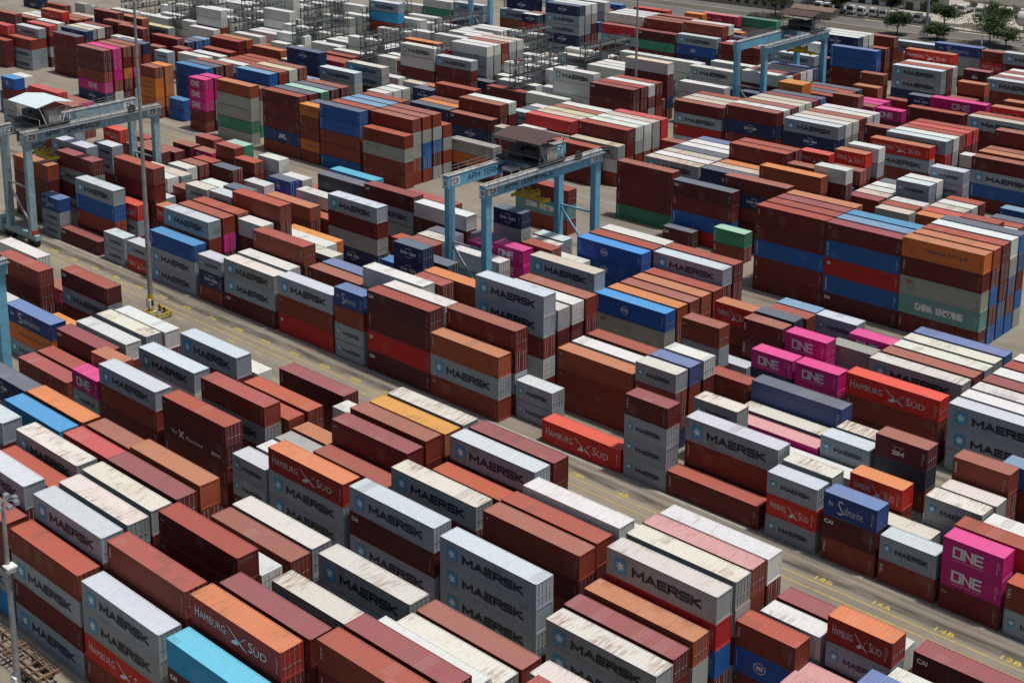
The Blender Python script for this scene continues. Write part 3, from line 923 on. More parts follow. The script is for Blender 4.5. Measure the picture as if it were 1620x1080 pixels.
5 3 -133.14 2.60 2 b^q m m m 0---
5 3 -126.86 2.56 2 N^n m N 0--
5 3 -119.50 2.65 2 x^t m b 0--
5 3 -105.69 2.74 2 x^t m m 0--
5 3 -96.39 2.54 2 m^r m m 0--
5 4 -384.58 2.74 4 b^q m T 0--
5 4 -366.90 3.00 4 m^q m m m 00--
5 4 -326.85 2.58 2 N^n N m 0--
5 4 -313.98 2.50 4 m^r m w 0--
5 4 -296.41 2.58 4 m^r m T 0--
5 4 -253.37 2.57 4 r^r m m 0--
5 4 -232.82 2.94 2 N^n N m 0--
5 4 -225.66 2.73 4 m^r m g w 00--
5 4 -202.34 2.80 2 M g m 00-
5 4 -193.34 2.59 4 x^y m w g 0---
5 4 -179.29 2.76 4 w w b w 000-
5 4 -158.51 2.93 4 w g g 0--
5 4 -145.41 3.00 4 m^r m m g 0---
5 4 -126.22 2.66 2 b^q m m w 00--
5 4 -119.51 2.65 2 w m m 0--
5 4 -113.33 2.67 2 M g m b 10--
5 4 -105.69 2.74 2 w m m 0--
5 4 -96.39 2.54 2 B^n m m 0--
5 5 -384.58 2.74 4 w^t m T 0--
5 5 -358.53 2.73 4 b^o m m m 0---
5 5 -326.85 2.58 2 B^n N m 00-
5 5 -314.23 2.50 4 m^r m m m 00--
5 5 -299.86 3.00 4 b^o -
5 5 -284.10 2.68 4 x^y m w 0--
5 5 -271.79 2.68 4 T m b N 0---
5 5 -239.15 2.95 2 w^t g b 00-
5 5 -202.34 2.80 2 u^n N m 0--
5 5 -193.34 2.59 4 b^q m M N 0---
5 5 -179.29 2.76 4 x^t g b m 000-
5 5 -165.09 2.64 2 r^q D w 0--
5 5 -158.51 2.93 4 w g b 0--
5 5 -126.88 2.62 2 H^o m m b N 100--
5 5 -119.51 2.65 2 w m m 0--
5 5 -113.33 2.67 2 w g m m 00--
5 5 -105.69 2.74 2 m^r m N 0--
5 5 -97.26 2.50 2 m^r m --
5 6 -382.05 3.00 4 w -
5 6 -366.76 2.86 4 w m b m 0---
5 6 -349.93 2.95 4 x^y m g 00-
5 6 -326.85 2.58 2 B^b B m 0--
5 6 -314.23 2.50 4 b^o m m m 00--
5 6 -299.86 3.00 4 b^o m M 0--
5 6 -249.61 2.76 2 w g m 0--
5 6 -235.76 2.70 2 b^o g m 0--
5 6 -202.34 2.80 2 w g m 0--
5 6 -193.34 2.59 4 w m m m 0---
5 6 -179.29 2.76 4 r^R r b w 000-
5 6 -165.09 2.59 2 x^t m --
5 6 -158.51 2.93 4 u^u N T 0--
5 6 -135.59 2.68 2 H^R m N b 0---
5 6 -125.90 2.75 2 w^w g b N b 000--
5 6 -119.50 2.65 2 N^n m m 0--
5 6 -110.02 2.50 2 M M g g g 100--
5 6 -97.26 2.56 2 B^b m m 0--
6 0 -451.65 2.50 4 N N 00
6 0 -436.89 3.00 4 m 0
6 0 -418.14 2.50 2 g g 00
6 0 -389.60 2.85 4 w w 0-
6 0 -377.10 2.85 4 w w 00
6 0 -354.20 2.51 4 w^w w 00
6 0 -332.60 2.85 4 w w 0-
6 0 -315.42 2.58 4 w m 0-
6 0 -293.28 2.58 4 m^r m 0-
6 0 -262.57 2.92 4 w^V w m M 0000
6 0 -249.94 2.55 4 M m m m 000-
6 0 -232.72 2.50 4 T m 00
6 0 -219.91 2.65 4 w g 00
6 0 -200.70 2.66 4 T m m m 100-
6 0 -177.55 2.57 4 m^q M D w 1000
6 0 -164.54 2.83 4 m^q N m m 110-
6 0 -150.57 2.71 4 M N m m 110-
6 0 -131.54 2.53 4 H^o M b m 100-
6 0 -111.22 2.55 4 m^q M^t B m 1110
6 1 -389.60 2.85 4 w^V -
6 1 -368.56 2.70 4 w w 00
6 1 -354.20 2.63 4 w w b m 000-
6 1 -330.24 2.94 4 m^r 0
6 1 -316.06 2.51 4 w w M 00-
6 1 -292.10 2.85 4 w w 0-
6 1 -267.00 3.00 4 b M^t 00
6 1 -246.18 2.50 4 N^n n 00
6 1 -214.03 2.94 4 w^V w w w 100-
6 1 -200.70 2.66 4 m m m w 000-
6 1 -177.55 2.57 4 w^t m m m 0---
6 1 -164.54 2.83 4 w m b m 000-
6 1 -150.57 2.71 4 w g m N 00--
6 1 -129.78 2.78 4 M D m m 10--
6 1 -111.40 2.64 4 b^o m m w 0---
6 2 -423.31 3.00 2 g 0
6 2 -377.10 2.85 4 w w 0-
6 2 -353.64 2.69 4 w w w 00-
6 2 -332.60 2.85 4 w w 0-
6 2 -320.10 2.85 4 w w 0-
6 2 -304.60 2.85 4 w w 0-
6 2 -282.51 2.75 4 w w 00
6 2 -267.00 2.88 4 b^O m m b 0---
6 2 -249.94 2.59 4 w g g g m 0000-
6 2 -233.87 2.74 4 w w 0-
6 2 -214.47 2.50 2 M^t N m ---
6 2 -200.70 2.66 4 w m g m 000-
6 2 -177.55 2.57 4 w^t m m m 0---
6 2 -164.54 2.83 4 b^q m m m 0---
6 2 -150.57 2.71 4 w^t g m m 00--
6 2 -135.86 2.71 2 m^q m N g 00--
6 2 -129.68 2.78 4 w g m m 000-
6 2 -111.40 2.64 4 b^q m w m 0---
6 3 -389.60 2.85 4 w^V -
6 3 -377.10 2.85 4 w w w 00-
6 3 -361.60 2.85 4 w w --
6 3 -349.10 2.85 4 w^V -
6 3 -332.60 2.85 4 w^V w 0-
6 3 -320.10 2.85 4 w w w 00-
6 3 -292.10 2.85 4 w w w 00-
6 3 -276.60 2.85 4 w w 0-
6 3 -249.94 2.59 4 w g x T M 0000-
6 3 -237.10 2.85 4 w^V w 0-
6 3 -222.23 2.50 4 w g 0-
6 3 -200.70 2.66 4 m^r m b b 000-
6 3 -177.55 2.57 4 m^r m b m 0---
6 3 -164.54 2.83 4 w^t m m m 0---
6 3 -150.57 2.71 4 m^q m T b 00--
6 3 -135.84 2.51 2 O m m M ----
6 3 -129.75 2.78 4 m^r m N m 000-
6 3 -117.44 2.53 2 w^w g m 000
6 3 -111.01 2.72 4 m^q m m m m 00---
6 4 -389.60 2.85 4 w 0
6 4 -377.10 2.85 4 w^V w --
6 4 -361.60 2.85 4 w w w 0--
6 4 -332.60 2.85 4 w w w w 000-
6 4 -320.10 2.85 4 w -
6 4 -304.60 2.85 4 w^V w 0-
6 4 -292.10 2.85 4 w w 0-
6 4 -276.60 2.85 4 w -
6 4 -264.10 2.85 4 w w --
6 4 -249.94 2.59 4 b^q b g m w 000--
6 4 -237.10 2.85 4 w w w 00-
6 4 -223.60 2.85 4 w w w 00-
6 4 -164.54 2.83 4 w^t m m w 0---
6 4 -150.57 2.71 4 w g g m 0---
6 4 -129.78 2.78 4 r^R m m T 00--
6 5 -389.60 2.85 4 w w 0-
6 5 -377.10 2.85 4 w^V w --
6 5 -361.60 2.85 4 w w 00
6 5 -332.60 2.85 4 w w w 0--
6 5 -320.10 2.85 4 w^V -
6 5 -304.60 2.85 4 w^V w 0-
6 5 -292.10 2.85 4 w^V w 0-
6 5 -269.54 2.71 4 H^o H m 0--
6 5 -249.94 2.59 4 w^t g g m m 00---
6 5 -223.60 2.85 4 w w --
6 5 -203.77 2.63 4 m^q m 00
6 5 -164.54 2.83 4 b^p m m g 0---
6 5 -150.57 2.71 4 w g m m 0---
6 5 -129.78 2.78 4 r^r m w g 00--
6 6 -389.60 2.85 4 w -
6 6 -377.10 2.85 4 w^V w --
6 6 -349.10 2.85 4 w^V w 00
6 6 -320.10 2.85 4 w 0
6 6 -292.10 2.85 4 w^V w 0-
6 6 -276.60 2.85 4 w w --
6 6 -264.10 2.85 4 w w --
6 6 -249.94 2.59 4 w^t g r m b 000--
6 6 -216.58 2.50 4 M^t -
6 6 -203.77 2.70 4 w^y m m N m 10000
6 6 -188.37 2.50 4 w w m b 00--
6 6 -164.54 2.83 4 B^n m m M 0---
7 0 -389.60 2.85 4 w^V w w 00-
7 0 -361.60 2.85 4 w w 0-
7 0 -349.10 2.85 4 w w w w 000-
7 0 -332.60 2.85 4 w 0
7 0 -318.16 3.00 4 w 0
7 0 -299.58 2.50 4 w^G w w 00-
7 0 -276.60 2.85 4 w w w 00-
7 0 -264.10 2.85 4 w w w ---
7 0 -249.60 2.85 4 w -
7 0 -237.10 2.85 4 w w 0-
7 0 -222.78 2.50 4 w w w 00-
7 0 -183.79 2.50 4 N N m 0--
7 0 -168.40 2.81 2 o^O o m N 0---
7 0 -154.78 2.67 2 b^q m m N 00--
7 0 -137.62 2.63 4 m^r m g M 10--
7 0 -124.47 2.68 4 M^t m m m 100-
7 1 -389.60 2.85 4 w^V w 0-
7 1 -361.60 2.85 4 w w 0-
7 1 -349.10 2.85 4 w^V w w 000
7 1 -326.73 2.58 4 x^V w w 00-
7 1 -306.01 2.89 4 M c b m T 0000-
7 1 -288.63 2.56 4 w w w 0--
7 1 -268.50 2.96 4 w^V w b 0--
7 1 -246.88 2.50 4 w w 0-
7 1 -222.78 2.50 4 w w w 0--
7 1 -194.11 2.70 4 w^V w w m 10--
7 1 -181.62 2.80 4 m^q -
7 1 -169.16 2.72 2 o m b g 0---
7 1 -137.62 2.59 4 r^r m m ---
7 1 -124.47 2.68 4 m^r m M b 0---
7 2 -389.60 2.85 4 w^V w 0-
7 2 -377.10 2.85 4 w w 00
7 2 -349.10 2.85 4 w w w 000
7 2 -336.54 2.51 4 w 0
7 2 -320.10 2.85 4 w w w 000
7 2 -299.58 2.51 4 w w N m 00--
7 2 -276.60 2.85 4 w w w 0--
7 2 -264.10 2.85 4 w w --
7 2 -249.60 2.85 4 w^V w 0-
7 2 -237.11 2.50 4 x^V w w 00-
7 2 -222.78 2.50 4 w w w 0--
7 2 -181.62 2.76 4 w m m M 00--
7 2 -168.82 2.78 4 m^r m m 0--
7 2 -154.27 2.50 2 O^q m m 0--
7 2 -147.56 2.52 2 O m N 00-
7 2 -122.38 3.00 4 H^o m T w 0---
7 3 -389.60 2.85 4 w w 0-
7 3 -377.10 2.85 4 w^V w 0-
7 3 -351.09 2.74 4 w^V w^V 00
7 3 -322.75 2.84 4 w^V w --
7 3 -304.60 2.85 4 w w --
7 3 -292.10 2.85 4 w w --
7 3 -276.60 2.85 4 w w w 0--
7 3 -264.10 2.85 4 w w 0-
7 3 -249.69 2.50 4 x w 0-
7 3 -237.10 2.85 4 w w w 0--
7 3 -181.62 2.76 4 b^p m b b 0---
7 3 -168.82 2.78 4 N^n m m 0--
7 3 -154.27 2.50 2 O O m 0--
7 3 -136.72 2.80 4 O m m g 1---
7 4 -389.60 2.85 4 w^V w 0-
7 4 -361.60 2.85 4 w -
7 4 -349.10 2.85 4 w w w 000
7 4 -332.60 2.85 4 w -
7 4 -320.10 2.85 4 w w --
7 4 -285.81 2.83 4 w w m 0--
7 4 -264.10 2.85 4 w w 0-
7 4 -247.52 2.52 4 x w 0-
7 4 -222.07 2.50 4 w w --
7 4 -193.94 2.65 4 w w w b 000-
7 4 -181.62 2.76 4 w^t m w m 0---
7 4 -168.82 2.78 4 m^r m m 0--
7 4 -154.27 2.50 2 O O m 0--
7 4 -143.19 2.57 2 N^n m M T 00--
7 5 -389.60 2.85 4 w -
7 5 -374.99 2.79 4 w -
7 5 -351.38 2.89 4 w w 0-
7 5 -332.60 2.85 4 w^V -
7 5 -303.55 2.50 4 w w m 00-
7 5 -276.60 2.85 4 w^V w w 0--
7 5 -262.85 2.50 2 w w 0-
7 5 -239.85 3.00 4 w w 0-
7 5 -223.60 2.85 4 w w w 0--
7 5 -211.10 2.85 4 w w w 000
7 5 -193.94 2.62 4 w w w ---
7 5 -181.62 2.76 4 w^t m w w 0---
7 5 -168.82 2.78 4 N^n m w 0--
7 5 -149.66 2.60 2 r^r m T 0--
7 5 -135.64 2.59 2 b^q m m m 0---
7 5 -123.46 2.87 4 b^o b m w 0---
7 6 -389.60 2.85 4 w^V w 0-
7 6 -377.10 2.85 4 w w 0-
7 6 -361.60 2.85 4 w^V -
7 6 -349.17 2.85 4 w w w 00-
7 6 -336.86 2.84 4 w w w 00-
7 6 -320.10 2.85 4 w^V w --
7 6 -304.60 2.85 4 w w w 0--
7 6 -292.10 2.85 4 w w --
7 6 -276.60 2.85 4 w^V w w 0--
7 6 -264.10 2.85 4 w^V w w 00-
7 6 -239.85 3.00 4 w w 0-
7 6 -223.60 2.85 4 w w --
7 6 -193.94 2.62 4 w w w ---
7 6 -181.62 2.76 4 u^u m m m 00--
7 6 -159.30 3.00 2 b^o b m 0--
7 6 -134.93 2.69 2 b^o m m b m 00---
8 0 -364.68 2.50 4 w g 0-
8 0 -327.73 2.50 4 w b m 00-
8 0 -314.89 2.50 4 w G H M 000-
8 0 -301.99 2.59 4 M M N m 000-
8 0 -274.23 2.50 2 N^w D g m 000-
8 0 -265.22 2.85 4 N M M N M 00000
8 0 -245.19 2.63 4 r^q M m m 0000
8 0 -232.69 2.59 4 T G F D 000-
8 0 -219.85 2.70 4 M C N m 000-
8 0 -206.78 2.50 4 m^r m m m 00--
8 0 -191.43 2.51 4 M m m w 00--
8 0 -166.90 2.69 2 b^q m m 000
8 0 -158.68 2.77 4 M M^t N m 110-
8 0 -135.91 2.79 4 M b m m 000-
8 1 -274.23 2.50 2 N^q m b m 000-
8 1 -265.22 2.85 4 w^w g M m T 00000
8 1 -245.19 2.65 4 w g M w T 00---
8 1 -232.69 2.62 4 b^q m m w b 00---
8 1 -219.85 2.71 4 b^q m m g g 00---
8 1 -206.78 2.50 4 N^w N m N 00--
8 1 -191.43 2.56 4 w g m g w 0000-
8 1 -176.54 2.59 4 B^u B m m m 1000-
8 1 -158.68 2.77 4 m^r m m m 000-
8 1 -135.91 2.79 4 b^p m b b 0---
8 2 -265.22 2.85 4 w g T m b 00000
8 2 -245.19 2.65 4 w g T N N 0----
8 2 -232.69 2.62 4 m^q m g g m 0----
8 2 -219.85 2.71 4 w m b m b 00---
8 2 -200.63 2.50 2 b -
8 2 -192.20 2.50 2 N^n -
8 2 -184.68 2.96 4 m^q M b 000
8 2 -158.68 2.77 4 w g g m 000-
8 2 -135.91 2.79 4 w m N w 0---
8 3 -290.52 2.83 4 M Y m 000
8 3 -265.07 2.82 4 S M b 000
8 3 -245.19 2.65 4 w g b m m 0----
8 3 -232.50 2.67 4 b^q m m M m 0----
8 3 -210.77 2.55 2 N N m m 0---
8 3 -184.68 2.88 4 N^w N N m T 00---
8 3 -160.05 2.69 4 H^o m m g b 10---
8 3 -145.18 2.63 2 Z m M M 0---
8 3 -135.91 2.79 4 b^q m m T 0---
8 4 -290.52 2.80 4 N^w N b m m 000--
8 4 -265.07 2.79 4 w g m m m 000--
8 4 -219.36 2.70 4 b^O m g T 0---
8 4 -184.68 2.88 4 w g g b T 00---
8 4 -145.18 2.59 2 m^q m M ---
8 4 -135.91 2.79 4 w m m m 0---
8 5 -184.68 2.88 4 w g g T w 00---
8 5 -163.30 2.81 4 w M g m 0---
8 5 -145.18 2.59 2 m^q m N ---
8 6 -218.37 2.53 2 g^l G m N 0---
8 6 -181.61 2.68 4 m^r m m m 000-
9 0 -269.07 2.87 2 b^o m m 0--
9 1 -272.68 2.58 2 w M g m 0---
9 1 -266.50 2.52 2 B m m b 0---
9 1 -237.79 2.64 2 o m N m 0---
9 1 -185.53 2.84 4 b^q m m m 0000
9 1 -144.97 2.86 4 M m m b 00--
9 2 -234.14 2.65 4 K m m N 00--
9 2 -192.13 2.69 2 b^q m m m 0---
9 2 -151.67 2.64 2 b^q H m g 000-
9 3 -259.97 2.99 4 r r m 0--
9 3 -223.46 2.56 4 G g m m 0000
9 3 -165.07 2.60 4 S g g m 0000
9 4 -178.39 3.00 4 M o o 00-'''.split('\n')
